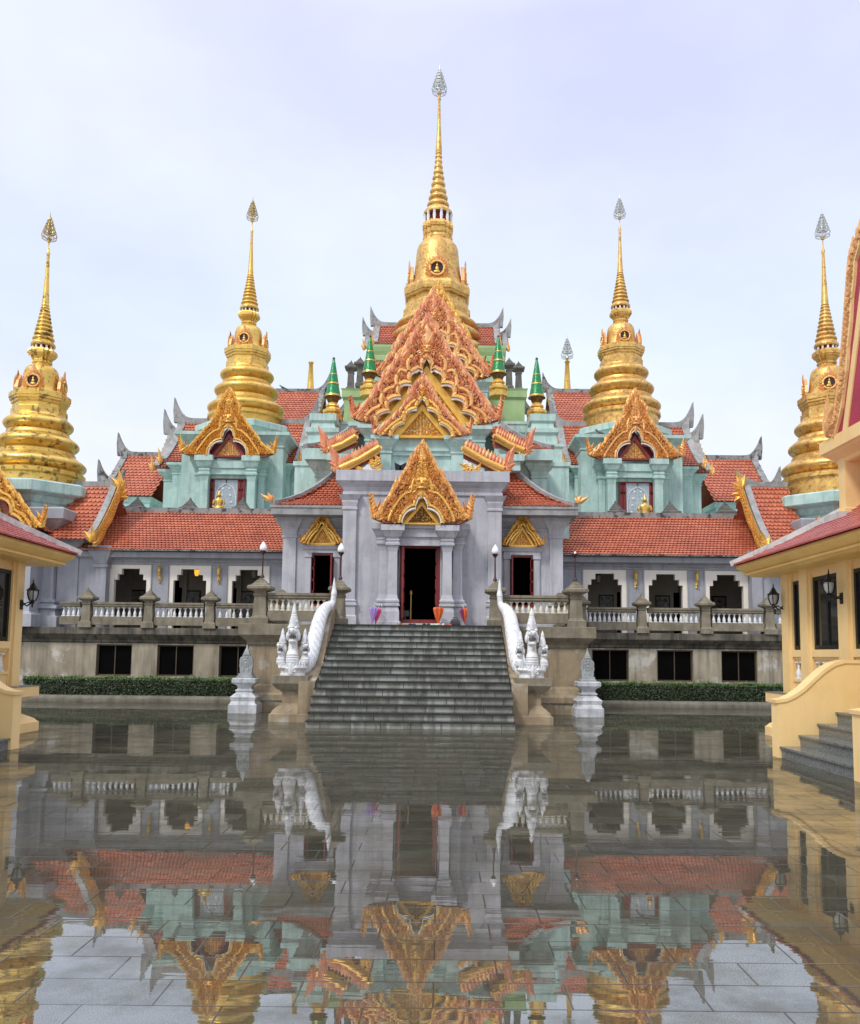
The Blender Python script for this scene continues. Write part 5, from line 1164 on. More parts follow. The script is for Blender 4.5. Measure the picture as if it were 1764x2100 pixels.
def shrine(sg):
    yv = 34.8
    zz = lambda y, d=yv: Z4(572, y, d).z
    k = .332 / 1764 * yv
    if sg < 0: cx = Z4(572, 1700, yv).x; px = Z4(545, 1700, 34).x; sx_, wx = lc.x, Z4(538, 1900, 34.5).x; zoff = 0
    else: cx = B1(567, 1700, yv).x; px = B1(590, 1720, 34).x; sx_, wx = rcp.x, B1(600, 1920, 34.5).x; zoff = B1(567, 1590, yv).z - zz(1570)
    side = 'left' if sg < 0 else 'right'
    root = thing('turquoise_shrine', 'turquoise shrine block with gilt gable and pale leaded window carrying the %s inner stupa' % side, 'shrine', (cx, yv, 5.5))
    hw = 332 * k * .96; zt = zz(1562) + zoff; zb = 5.5
    q = G(); q.rp(cx - hw, cx + hw, yv, 42, [(zb, 0)] + MOULD_TOP(zt)); part(q, 'tower_wall', TURQ, root)
    # octagonal slab under the stupa
    q = G(); z1 = Z4(640, 1474, 36.1).z + zoff; r = 275 * .332 / 1764 * dA
    q.poly(sx_, dA, OCT, [(zt - .1, r * .80), (z1 - .62, r * .82), (z1 - .55, r * .9), (z1 - .32, r * .98), (z1 - .30, r * 1.03), (z1 - .05, r * 1.03), (z1, r * .98)]); part(q, 'octagonal_slab', TURQ, root)
    # portal columns
    def col(c, w_, y0, dz=0): return column(px + c - w_ / 2, px + c + w_ / 2, y0, zz(1705, 34) + zoff + dz, TURQ, root, 'pilaster', zb)
    kk = .332 / 1764 * 34
    for e in (-1, 1): col(e * 148 * kk, 56 * kk, 34.02); col(e * 198 * kk, 44 * kk, 34.4, .06)
    zc = zz(1735, 34) + zoff
    q = G(); a, b = px - 122 * kk, px + 122 * kk; q.box(a, b, 34.12, 34.5, zc - .26, zc + .05); q.box(a, b, 34.18, 34.5, zc - .46, zc - .26); q.box(a, b, 34.15, 34.3, zc - .52, zc - .46); q.box(a, b, 34.3, 34.5, zz(1850, 34.5) + zoff, zc - .5)
    q.box(px - 215 * kk, px + 215 * kk, 34.45, yv + .02, zb, zc + .12); part(q, 'portal', TURQ, root)
    # window
    z0, z1w = zb, zz(1848, 34.5) + zoff; w2 = 118 * kk; yq = 34.4
    q = G(); f = .06
    for x0, x1 in ((wx - w2, wx - w2 + f), (wx + w2 - f, wx + w2), (wx - .68 * w2, wx - .62 * w2), (wx + .62 * w2, wx + .68 * w2)): q.box(x0, x1, yq - .06, yq + .04, z0, z1w)
    q.box(wx - w2, wx + w2, yq - .058, yq + .04, z1w - f, z1w)
    for e in (-1, 1):
        a, b = sorted((wx + e * .68 * w2, wx + e * (w2 - f)))
        for zq in (z1w - .52, z1w - .14): q.box(a, b, yq - .05, yq + .03, zq, zq + .1)
        q.box((a + b) / 2 - .02, (a + b) / 2 + .02, yq - .05, yq + .03, z0, z1w)
        q.box(a, a + .05, yq - .05, yq + .03, z0, z1w); q.box(b - .05, b, yq - .05, yq + .03, z0, z1w)
    wn = part(q, 'red_window', REDW, root)
    q = G(); q.box(wx - w2, wx + w2, yq + .01, yq + .02, z0, z1w); part(q, 'dark_pane', DKGLASS, wn)
    q = G(); q.box(wx - .62 * w2, wx + .62 * w2, yq - .02, yq - .01, z0, z1w - f); part(q, 'leaded_pane', GLASSP, wn)
    q = G(); f2 = frame((wx, yq - .02, 0)); h = w2 * .55; zs = z1w - .95; arc = []
    for e in (-1, 1):
        pts = [f2(e * h, z0, .02), f2(e * h, zs, .02)] + [f2(e * h * math.cos(t * 1.15) , zs + .62 * math.sin(t * 1.57), .02) for t in (.2, .4, .6, .8, .93)] + [f2(0, z1w - .2, .02), f2(0, z1w - f, .02)]
        q.tube(pts, .022, 4)
        for i in range(4):
            c = f2(e * h * (.62 - .1 * i), zs - .3 + .28 * i, .015); q.ball(c, .055, .01, .055, 8, 4)
    for i in range(1, 5): q.box(wx - .62 * w2, wx + .62 * w2, yq - .028, yq - .02, z1w - f - i * .17 - .004, z1w - f - i * .17 + .004)
    for i in range(-3, 4): q.box(wx + i * .19 * w2 - .004, wx + i * .19 * w2 + .004, yq - .028, yq - .02, zs - .2, z1w - f)
    part(q, 'arched_tracery', WHITEP, wn)
    buddha(wx + (-.02 if sg < 0 else .05), 33.4, zz(2056 if sg < 0 else 2085, 33.4) + zoff, .85 if sg < 0 else 1.0, 'golden seated Buddha statue before the leaded window of the %s turquoise shrine' % side)
    # gable
    if sg < 0: ap, bz = Z4(548, 1308, 33.9).z, Z4(545, 1708, 33.9).z
    else: ap, bz = B1(590, 1315, 33.9).z, B1(590, 1725, 33.9).z
    pediment(root, frame((px, 33.9, bz)), 1.86, ap - bz, .72, (ap - bz) * .36, 1, .26, .15, (GILTY, GILTY) if sg < 0 else (GILT, GILT), True, GILTY, GILT, .14, .24, True, REDW, prof=OUTC)
    # stepped side wings with red tile cross roofs
    kA = .332 / 1764 * 37
    for e in (-1, 1):
        x1 = sx_ + e * 405 * kA; x2 = sx_ + e * 468 * kA
        zt1, zt2 = Z4(650, 1750, 35.6).z + zoff, Z4(650, 1790, 35.9).z + zoff
        xi = cx + e * (hw - .3)
        mbox(root, 'wing_wall', TURQ, min(xi, x1 - e * .35), max(xi, x1 - e * .35), 35.7, 41, zb, zt1, .8)
        mbox(root, 'outer_wing_wall', TURQ, min(xi, x2 - e * .30), max(xi, x2 - e * .30), 36.1, 40.5, zb, zt2, .8)
        zr1, zr2 = Z4(650, 1500, dA).z + zoff, Z4(650, 1572, dA).z + zoff
        xa_, xb_ = sorted((cx + e * hw * .3, x1)); long_roof(root, xa_, xb_, dA, zr1, 35.5, zt1 + .02, (e < 0, e > 0), .95, .14, .2, .16)
        xa_, xb_ = sorted((cx + e * hw * .3, x2)); long_roof(root, xa_, xb_, dA, zr2, 35.9, zt2 + .02, (e < 0, e > 0), .95, .14, .2, .16, name='lower_roof')
shrine(-1); shrine(1)

# ------------------------------------------------------------------ central upper hall with the three nested gables
uh = thing('upper_hall', 'turquoise upper hall with nested red and gold carved gables above the entrance hall', 'temple hall', (axx, 29, 6.9))
kz2 = .32544 / 1764
def tier(y0, yback, xl, xr, zb, ytop, colw, m_, cx_off=0):
    x0, x1 = Z2(xl, 900, y0).x, Z2(xr, 900, y0).x; zt = Z2((xl + xr) / 2, ytop, y0).z; w_ = colw * kz2 * y0
    q = G(); q.box(x0 + .1, x1 - .1, y0 + .3, yback, zb, zt - .01); part(q, 'wall', m_, uh)
    for a in (x0 + .16, x1 - w_ - .0 + .0): mbox(uh, 'pilaster', m_, a, a + w_ - .16, y0 + .1, y0 + .5, zb, zt, .85)
    q = G(); q.box(x0 + w_, x1 - w_, y0 + .16, y0 + .3, zt - .42, zt - .02); q.box(x0 + w_, x1 - w_, y0 + .22, y0 + .3, zt - .55, zt - .42); part(q, 'lintel', m_, uh)
    return x0, x1, zt
xC0, xC1, zC = tier(25.9, 29.6, 465, 1070, ztop - .05, 985, 115, TURQ)
xB0, xB1, zB = tier(29.0, 38.2, 322, 1262, 5.5, 908, 120, TURQ)
xA0, xA1, zA = tier(37.6, 46, 448, 1205, 5.5, 628, 90, TURQ)
# second pilasters behind, and the base mass
mbox(uh, 'rear_pilaster', TURQ, xB0 + .55, xB0 + 1.05, 28.4, 29.0, ztop - .3, Z2(790, 930, 28.5).z, .85)
mbox(uh, 'rear_pilaster', TURQ, xB1 - 1.05, xB1 - .55, 28.4, 29.0, ztop - .3, Z2(790, 930, 28.5).z, .85)
def gableset(cx_z, base, y0, wo_px, apex_y, wi_px, hi_px, n, amp, lf, mats, soff, horn, back, lab, prof=None):
    c = Z2(cx_z, base, y0); kz_ = kz2 * y0; zap = Z2(cx_z, apex_y, y0).z
    pediment(uh, frame((c.x, y0, c.z)), wo_px * kz_, zap - c.z, wi_px * kz_, (zap - c.z) * hi_px / (base - apex_y), n, amp, lf, mats, True, GILTY, GILTY, .14, horn, True, soff, 1.0, True, 'pediment', lab, prof)
    q = G(); w_ = wo_px * kz_ * .86; h = (zap - c.z) * .80
    for e in (-1, 1):
        q.add([(c.x + e * w_, y0 + .3, c.z), (c.x, y0 + .3, c.z + h), (c.x, back, c.z + h), (c.x + e * w_, back, c.z)], [(0, 1, 2, 3)])
    part(q, 'gable_roof', TILE, uh)
gableset(768, 988, 25.75, 305, 630, 190, 212, 2, .17, .17, (GILTR, GILTY), YPANEL, .26, 28.4, 'lowest and front gable, gold tympanum', OUTC)
gableset(795, 912, 28.85, 470, 268, 300, 372, 4, .30, .23, (GILTR, GILT), YPANEL, .20, 37.6, 'largest middle gable')
gableset(838, 628, 37.45, 375, 95, 262, 318, 4, .34, .27, (GILTR, GILT), YPANEL, .22, 42, 'uppermost rear gable')
c = Z2(862, 560, 41); kz_ = kz2 * 41
pediment(uh, frame((c.x, 41, c.z)), 310 * kz_, Z2(862, 58, 41).z - c.z, 210 * kz_, (Z2(862, 58, 41).z - c.z) * .68, 3, .25, .3, (GILTY, GILTY), False, thick=.3, horn=.1, trim=False, face=False)

# gilt naga edged skirt roofs either side
def skirt(lo, hi, sg, drop, lab, tri=True):
    lo, hi = V(lo), V(hi)
    root = thing('gilt_skirt_gable', lab, 'gilt gable end', lo)
    q = G(); q.tube([lo + V((0, -.1, 0)), lerp(lo, hi, .5) - V((0, .1, .05)), hi + V((0, -.1, 0))], .095, 12); q.tube([lo + V((0, -.06, -.14)), hi + V((0, -.06, -.14))], .05, 8); 
    q.prism(frame((hi.x, lo.y - .05, hi.z)), [(.08 * math.cos(a), .08 * math.sin(a) - .02) for a in [i * math.pi / 5 for i in range(10)]], .03, -.03)
    p = part(q, 'gilt_roll', GILTY, root, 50)
    q = G(); ang = math.atan2(hi.z - lo.z, abs(hi.x - lo.x)); n = 12
    for i in range(n):
        t = (i + .3) / n; c = lerp(lo, hi, t); leaf(q, frame(c + V((0, -.1, .06))), 0, 0, (math.pi - 1.0) if sg < 0 else 1.0, .27, .16, 0, .05, .5 * sg)
        leaf(q, frame(c + V((0, -.1, .1))), 0, 0, (math.pi - 1.5) if sg < 0 else 1.5, .18, .10, -.05, .04)
    f = frame(lo + V((sg * .05, -.03, 0)))
    for a, L, W, dx in ((1.75, .95, .3, 0), (1.2, .6, .24, -.12), (2.3, .5, .22, .08), (1.5, .7, .2, -.05), (.6, .4, .2, -.15), (2.6, .35, .2, .1)): leaf(q, f, sg * dx * -1, -.1, math.pi - a if sg > 0 else a, L, W, .02, .09, -.5 * sg)
    scroll(q, f, -sg * .1, -.08, .14, .08, -sg, 1.3, .04)
    part(q, 'flame_carving', GILTR, root)
    q = G(); d = V((0, .05, -.16)); q.prism(lambda a, b, h: lerp(lo, hi, a) + V((0, .06 - h, b)), [(0.05, -.1), (1, -.1), (1, -.30), (.05, -.24)], 0, .04); part(q, 'red_board', REDW, root)
    if tri:
        q = G(); xi = hi.x; tri_ = [(0, 0), (-(hi.x - lo.x) * .0 + (lo.x - hi.x) * .62, 0), (0, (hi.z - lo.z) * .74)]
        f2 = frame((hi.x, lo.y - .25, drop)); q.prism(f2, tri_, -.05, -.1); pn = part(q, 'carved_panel', MIRROR, root)
        q = G()
        for i in range(26):
            a, b = rnd.random(), rnd.random()
            if a + b > .92: continue
            u = tri_[1][0] * a; v = tri_[2][1] * b; leaf(q, f2, u, v, rnd.uniform(.3, 2.8), .22, .12, -.04, .06, .5)
            scroll(q, f2, u, v, .07, -.0, sg, 1.2, .022)
        part(q, 'panel_carving', GILTY, pn)
    return root
ys = 25.7
skirt(Z2(255, 1190, ys), Z2(505, 1058, ys), -1, ztop + .02, 'lower gilt edged skirt gable on the porch roof, left of the turquoise front wall')
skirt(Z2(1285, 1195, ys), Z2(1030, 1062, ys), 1, ztop + .02, 'lower gilt edged skirt gable on the porch roof, right of the turquoise front wall')
ys = 27.0
skirt(Z2(185, 1072, ys), Z2(355, 990, ys), -1, 0, 'upper gilt edged skirt gable over a turquoise beam, left of the nested gables', False)
skirt(Z2(1412, 1078, ys), Z2(1228, 985, ys), 1, 0, 'upper gilt edged skirt gable over a turquoise beam, right of the nested gables', False)
# turquoise aisles with hipped tile roofs behind the skirts
for sg in (-1, 1):
    ye = 27.3
    if sg < 0: xo, xi, ze = Z2(35, 1062, ye).x, xB0 + .3, Z2(100, 1062, ye).z; top = Z2(325, 945, 29.0); bx0, bx1, bz0, bz1 = Z2(172, 1100, 26.8).x, Z2(372, 1100, 26.8).x, Z2(270, 1137, 26.8).z, Z2(270, 1097, 26.8).z; wx0 = Z2(112, 1200, 27.8).x
    else: xo, xi, ze = Z2(1592, 1068, ye).x, xB1 - .3, Z2(1500, 1068, ye).z; top = Z2(1262, 912, 29.0); bx0, bx1, bz0, bz1 = Z2(1245, 1100, 26.8).x, Z2(1415, 1100, 26.8).x, Z2(1330, 1140, 26.8).z, Z2(1330, 1100, 26.8).z; wx0 = Z2(1540, 1200, 27.8).x
    q = G(); A, B, C, D = V((xo, ye, ze)), V((xi, ye, ze)), V((xi, 29.0, top.z)), V((top.x, 29.0, top.z))
    if sg < 0: tiles(q, A, B, C, D, .14, .18, .16)
    else: tiles(q, B, A, D, C, .14, .18, .16)
    rf = part(q, 'aisle_roof', TILE, uh)
    q = G(); tiles(q, V((xo, 35, ze)), A, D, V((top.x, 35, top.z)), .25, .25, .16); part(q, 'aisle_side_slope', TILE, rf)
    q = G(); pts = [lerp(A, D, t) - V((0, -.5, .8)) * (.16 * 4 * t * (1 - t)) + V((0, -.02, .06)) for t in [i / 10 for i in range(11)]]; bar(q, pts, .16, .17); part(q, 'hip_ridge', GREY, rf)
    q = G(); x0, x1 = sorted((xo + sg * .02, xi)); q.box(x0, x1, ye - .05, 35, ze - .36, ze - .0); part(q, 'eave_beam', TURQ, uh)
    q = G(); q.box(bx0, bx1, 26.75, 28.5, bz0, bz1); q.box(bx0 + .12, bx1 - .12, 26.85, 28.5, bz0 - .3, bz0); part(q, 'skirt_beam', TURQ, uh)
    x0, x1 = sorted((wx0, xi)); mbox(uh, 'aisle_wall', TURQ, x0, x1, 27.9, 35, 5.5, ze - .36, .7)
    xq = wx0; x0, x1 = sorted((xq + sg * .06, xq - sg * .42)); mbox(uh, 'aisle_pilaster', TURQ, x0, x1, 27.75, 28.1, 5.5, ze - .362, .8)
    # stepped pedestals under the green spires
    ysp = 31.0
    if sg < 0: pxl, pxr, zp = Z2(85, 900, ysp).x, Z2(250, 900, ysp).x, Z2(190, 886, ysp).z
    else: pxl, pxr, zp = Z2(1435, 900, ysp).x, Z2(1590, 900, ysp).x, Z2(1500, 888, ysp).z
    cx_ = (pxl + pxr) / 2; h_ = (pxr - pxl) / 2
    q = G(); q.rp(cx_ - h_ * .7, cx_ + h_ * .7, ysp - .8, ysp + .8, [(5.5, .55), (zp - 2.05, .55), (zp - 2.0, .6), (zp - 1.85, .6), (zp - 1.8, .34), (zp - 1.3, .34), (zp - 1.25, .4), (zp - 1.15, .4), (zp - 1.12, .2), (zp - .75, .16), (zp - .7, .25), (zp - .55, .25), (zp - .5, .1), (zp - .3, .06), (zp - .25, .14), (zp, .14)]); part(q, 'spire_pedestal', TURQ, uh)
    x0, x1 = sorted((cx_, xi)); q = G(); q.rp(x0, x1, ysp + .2, ysp + 4, [(5.5, 0), (zp - .5, 0), (zp - .4, .08), (zp - .12, .08), (zp - .1, .12), (zp, .12)]); part(q, 'parapet', TURQ, uh)
# rear wall of pale green around the great stupa and its cross roofs
q = G(); kM = kz2 * 46; zg = Z2(860, 420, 45.5).z
q.rp(mc.x - 430 * kM, mc.x + 430 * kM, 45.4, 52, [(5.5, 0), (zg - .9, 0), (zg - .85, .08), (zg - .6, .08), (zg - .55, .02), (zg - .35, .1), (zg - .12, .16), (zg, .16)]); part(q, 'green_drum_wall', GREENS, uh)
zrA = Z2(860, 292, 47).z
for sgs in (-1, 1):
    a, b = sorted((mc.x + sgs * 1.2, mc.x + sgs * 385 * kz2 * 47)); long_roof(uh, a, b, 47, zrA, 45.3, zg + .03, (sgs < 0, sgs > 0), .95, .17, .22, .12)
    a, b = sorted((mc.x + sgs * 2.6, mc.x + sgs * 440 * kz2 * 47)); long_roof(uh, a, b, 47.2, Z2(860, 345, 47).z, 45.5, zg - .15, (sgs < 0, sgs > 0), .9, .17, .22, .12, name='lower_roof')
    # pale green buttress carrying the dark stone finials
    x0, x1 = ((Z2(286, 700, 39.6).x, Z2(440, 700, 39.6).x) if sgs < 0 else (Z2(1190, 700, 39.6).x, Z2(1412, 700, 39.6).x))
    zq = Z2(360 if sgs < 0 else 1360, 705, 39.6).z
    q = G(); q.rp(x0, x1, 39.2, 44, [(5.5, 0), (zq - .5, 0), (zq - .4, .1), (zq - .1, .1), (zq, .14)]); part(q, 'green_buttress', GREENS, uh)

def green_spire(cx_z, tip, base, d, half, lab):
    p = Z2(cx_z, base, d); zt = Z2(cx_z, tip, d).z; H = zt - p.z; r = half * kz2 * d; cx, cy, z = p.x, d, p.z
    root = thing('green_spire', lab, 'spire', (cx, cy, z), 'green tiled spires by the nested gables')
    q = G(); q.poly(cx, cy, OCT, [(z - .02, r * 1.05), (z + .06 * H, r * 1.05), (z + .07 * H, r * .9), (z + .10 * H, r * .86), (z + .11 * H, r * 1.08), (z + .15 * H, r * 1.08), (z + .16 * H, r * .8), (z + .2 * H, r * .66), (z + .21 * H, r * .78), (z + .235 * H, r * .72), (z + .25 * H, r * .5), (z + .27 * H, r * .5)]); part(q, 'gilt_foot', GOLD, root)
    q = G(); q.lathe(cx, cy, [(r * .5, z + .27 * H), (r * .55, z + .275 * H), (r * .62, z + .30 * H), (r * .78, z + .345 * H), (r * 1.02, z + .352 * H), (r * 1.02, z + .36 * H), (r * .8, z + .37 * H)], 20); part(q, 'mosaic_bowl', DKGILT, root, 40)
    q = G(); q.lathe(cx, cy, [(r * .88, z + .37 * H), (r * .86, z + .39 * H), (r * .68, z + .52 * H), (r * .47, z + .70 * H), (r * .22, z + .90 * H), (r * .13, z + .955 * H)], 12); part(q, 'green_cone', GREENM, root, 60)
    q = G()
    for t in (.375, .39, .565, .575, .72): rr = r * lerp(.90, .15, max(0, (t - .37) / .58)) * (1.05 if t > .4 else 1.02); q.lathe(cx, cy, [(rr * .9, z + (t - .006) * H), (rr, z + (t - .006) * H), (rr * .98, z + (t + .006) * H), (rr * .9, z + (t + .006) * H)], 16)
    for i in range(12):
        a = i * math.pi / 6; q.tube([(cx + r * .815 * math.cos(a), cy + r * .815 * math.sin(a), z + .375 * H), (cx + r * .16 * math.cos(a), cy + r * .16 * math.sin(a), z + .93 * H)], r * .018, 4)
    part(q, 'gilt_bands', GOLD, root)
    q = G(); q.lathe(cx, cy, [(r * .13, z + .955 * H), (r * .17, z + .96 * H), (r * .1, z + .965 * H), (r * .17, z + .975 * H), (r * .15, z + .985 * H), (.01, z + H)], 10); part(q, 'dark_knob', STONED, root, 40)
green_spire(205, 485, 885, 31.0, 56, 'green mosaic spire on a turquoise pedestal, outermost left of the nested gables')
green_spire(1493, 487, 888, 31.0, 56, 'green mosaic spire on a turquoise pedestal, outermost right of the nested gables')
green_spire(437, 345, 735, 36.5, 54, 'green mosaic spire close against the left edge of the largest red gable')
green_spire(1250, 345, 735, 36.5, 54, 'green mosaic spire close against the right edge of the largest red gable')
def stone_finial(cx_z, tip, base, d, half, lab):
    p = Z2(cx_z, base, d); zt = Z2(cx_z, tip, d).z
    o = part(post_geo(p.x, d, p.z - .05, zt - p.z + .05, half * 2 * kz2 * d * .72), 'stone_finial', STONED); tag(o, lab, 'stone finial', 'dark stone finials by the main stupa')
stone_finial(320, 512, 700, 39.8, 30, 'dark stone finial post, outer one left of the big gable'); stone_finial(378, 490, 672, 42, 30, 'dark stone finial post, inner taller one left of the big gable')
stone_finial(1378, 517, 705, 39.8, 30, 'dark stone finial post, outer one right of the big gable'); stone_finial(1318, 494, 690, 42, 30, 'dark stone finial post, inner taller one right of the big gable')

# ------------------------------------------------------------------ rear and side roofs of the upper level
def wing(lab, zm, x0, x1, yr, yridge_px, ye, yeave_px, horns, tiers=()):
    mid = (x0 + x1) / 2
    a, b = sorted((zm(x0, yridge_px, yr).x, zm(x1, yridge_px, yr).x)); zr = zm(mid, yridge_px, yr).z; ze = zm(mid, yeave_px, ye).z
    root = thing('upper_wing', lab, 'temple wing', ((a + b) / 2, yr, 5.5))
    long_roof(root, a, b, yr, zr, ye, ze, horns, 1.0, .2, .26, .12, GREYD)
    q = G(); q.rp(a + .2, b - .2, ye + .3, 2 * yr - ye - .3, [(5.5, 0), (ze - .6, 0), (ze - .55, .08), (ze - .3, .08), (ze - .25, .15), (ze - .02, .2)]); part(q, 'wall', TURQ, root)
    for (x2, dz, dw) in tiers:
        e = 1 if zm(x2, yridge_px, yr).x > (a + b) / 2 else -1
        xs_ = zm(x2, yridge_px, yr).x; p, q2 = sorted((xs_, (a + b) / 2)); long_roof(root, p, q2, yr, zr - dz, ye + .2, ze - dw, (e < 0, e > 0), .95, .2, .26, .12, GREYD, 'lower_roof')
        q = G(); q.rp(p + .2, q2 - .2, ye + .5, 2 * yr - ye - .5, [(5.5, 0), (ze - dw - .3, 0), (ze - dw - .02, .1)]); part(q, 'lower_wall', TURQ, root)
    return root
wing('rear wing with mossy ridge and red tile roof between left stupa and green spire', Z4, 700, 1128, 50, 1308, 47, 1490, (0, 1), ((1240, 1.35, .5),))
wing('rear wing with mossy ridge and red tile roof between green spire and right stupa', B1, 62, 420, 50, 1310, 47, 1495, (1, 0), ((-60, 1.35, .5),))
wing('upper wing with red roof and grey horned ridge at left of the left turquoise shrine', Z5, 735, 1010, 43, 1492, 40, 1728, (1, 0), ((625, 1.35, .3),))
wing('upper wing with red roof and grey horned ridge at right of the right turquoise shrine', B1, 960, 1318, 43, 1722, 40, 1985, (0, 1), ((1432, 1.5, .3),))
# post caps of the upper terrace balustrade peeping over the gallery ridges
for zm, x, y, lab in ((Z4, 313, 1968, 'stone post cap peeping over the left gallery ridge, beside the left red window'), (Z4, 636, 1968, 'stone post cap peeping over the left gallery ridge, right of the golden Buddha'), (Z5, 710, 1768, 'small stone post cap at the far left end of the left gallery ridge'),
                      (ZR, 555, 308, 'stone post cap over the right gallery ridge, left of the golden Buddha'), (ZR, 957, 310, 'stone post cap over the right gallery ridge, below the shrine right pilaster'), (ZR, 1360, 308, 'stone post cap at the outer end of the right gallery ridge'), (Z5, 805, 1738, 'stone post cap over the left gallery ridge under the far red roof')):
    p = zm(x, y, 32.9); q = G(); z0 = p.z - 1.25; w_ = .34
    o = part(post_geo(p.x, 32.9, 5.5, p.z - 5.5, .40), 'terrace_post', STONED); tag(o, lab, 'stone post', 'stone posts behind the gallery ridges')

# ------------------------------------------------------------------ outer corner towers below the far stupas
def tower(sg):
    cx = flx if sg < 0 else frx; side = 'left' if sg < 0 else 'right'
    zs = (Z5(260, 1640, 29) if sg < 0 else B2(640, 1705, 29)).z
    root = thing('corner_tower', 'blue grey corner tower with turquoise slab carrying the %s outer stupa' % ('far left' if sg < 0 else 'far right'), 'tower', (cx, 30.5, PZ))
    r = 1.95
    q = G(); q.poly(cx, 30.5, OCT, [(zs - 1.0, 1.55), (zs - .75, 1.55), (zs - .7, 1.62), (zs - .5, 1.72), (zs - .42, 1.98), (zs - .38, 2.02), (zs - .05, 2.02), (zs, 1.96)]); part(q, 'octagonal_slab', TURQ, root)
    zc = zs - 1.0
    q = G(); hx = 1.62; x0, x1 = cx - hx, cx + hx
    q.rp(x0, x1, 28.75, 32.2, [(PZ, .32), (PZ + .36, .32), (PZ + .4, .22), (PZ + .6, .18), (PZ + .63, .28), (PZ + .72, .28), (PZ + .75, .14), (PZ + .82, .10), (PZ + .84, .15), (PZ + .9, .15), (PZ + .93, .04), (PZ + 1.0, 0), (zc - .98, 0), (zc - .96, .05), (zc - .86, .05), (zc - .84, .02), (zc - .7, .06), (zc - .64, .12), (zc - .42, .32), (zc - .38, .40), (zc - .05, .42), (zc, .36)]); part(q, 'wall', LAVB, root)
    # projecting gable towards the court
    zb = (Z5(200, 1935, 28.0) if sg < 0 else B2(690, 2010, 28.0)).z
    q = G(); q.rp(cx - 1.25, cx + 1.25, 27.9, 29, [(PZ, .2), (PZ + .4, .2), (PZ + .5, .05), (PZ + .9, 0), (zb - .5, 0), (zb - .45, .05), (zb - .2, .22), (zb - .02, .24)]); part(q, 'gable_wall', LAVB, root)
    pediment(root, frame((cx, 27.7, zb)), 1.62, 2.0, 1.0, 1.25, 2, .2, .17, (GILTY, GILTY), True, GILTY, DKGILT, .25, .34, False, REDW)
    q = G()
    for e in (-1, 1): tiles(q, V((cx + e * 1.6, 28.0 if e < 0 else 28.0, zb + .02)), V((cx + e * 1.6, 29.3, zb + .02)), V((cx, 29.3, zb + 1.7)), V((cx, 28.0, zb + 1.7)), .2, .2, .1)
    part(q, 'gable_roof', TILE, root)
    # stepped return beside the gallery
    xq = cx - sg * 2.0
    mbox(root, 'side_pilaster', LAVB, xq - .35, xq + .35, 28.95, 32, PZ, zc - 1.0, .9)
tower(-1); tower(1)

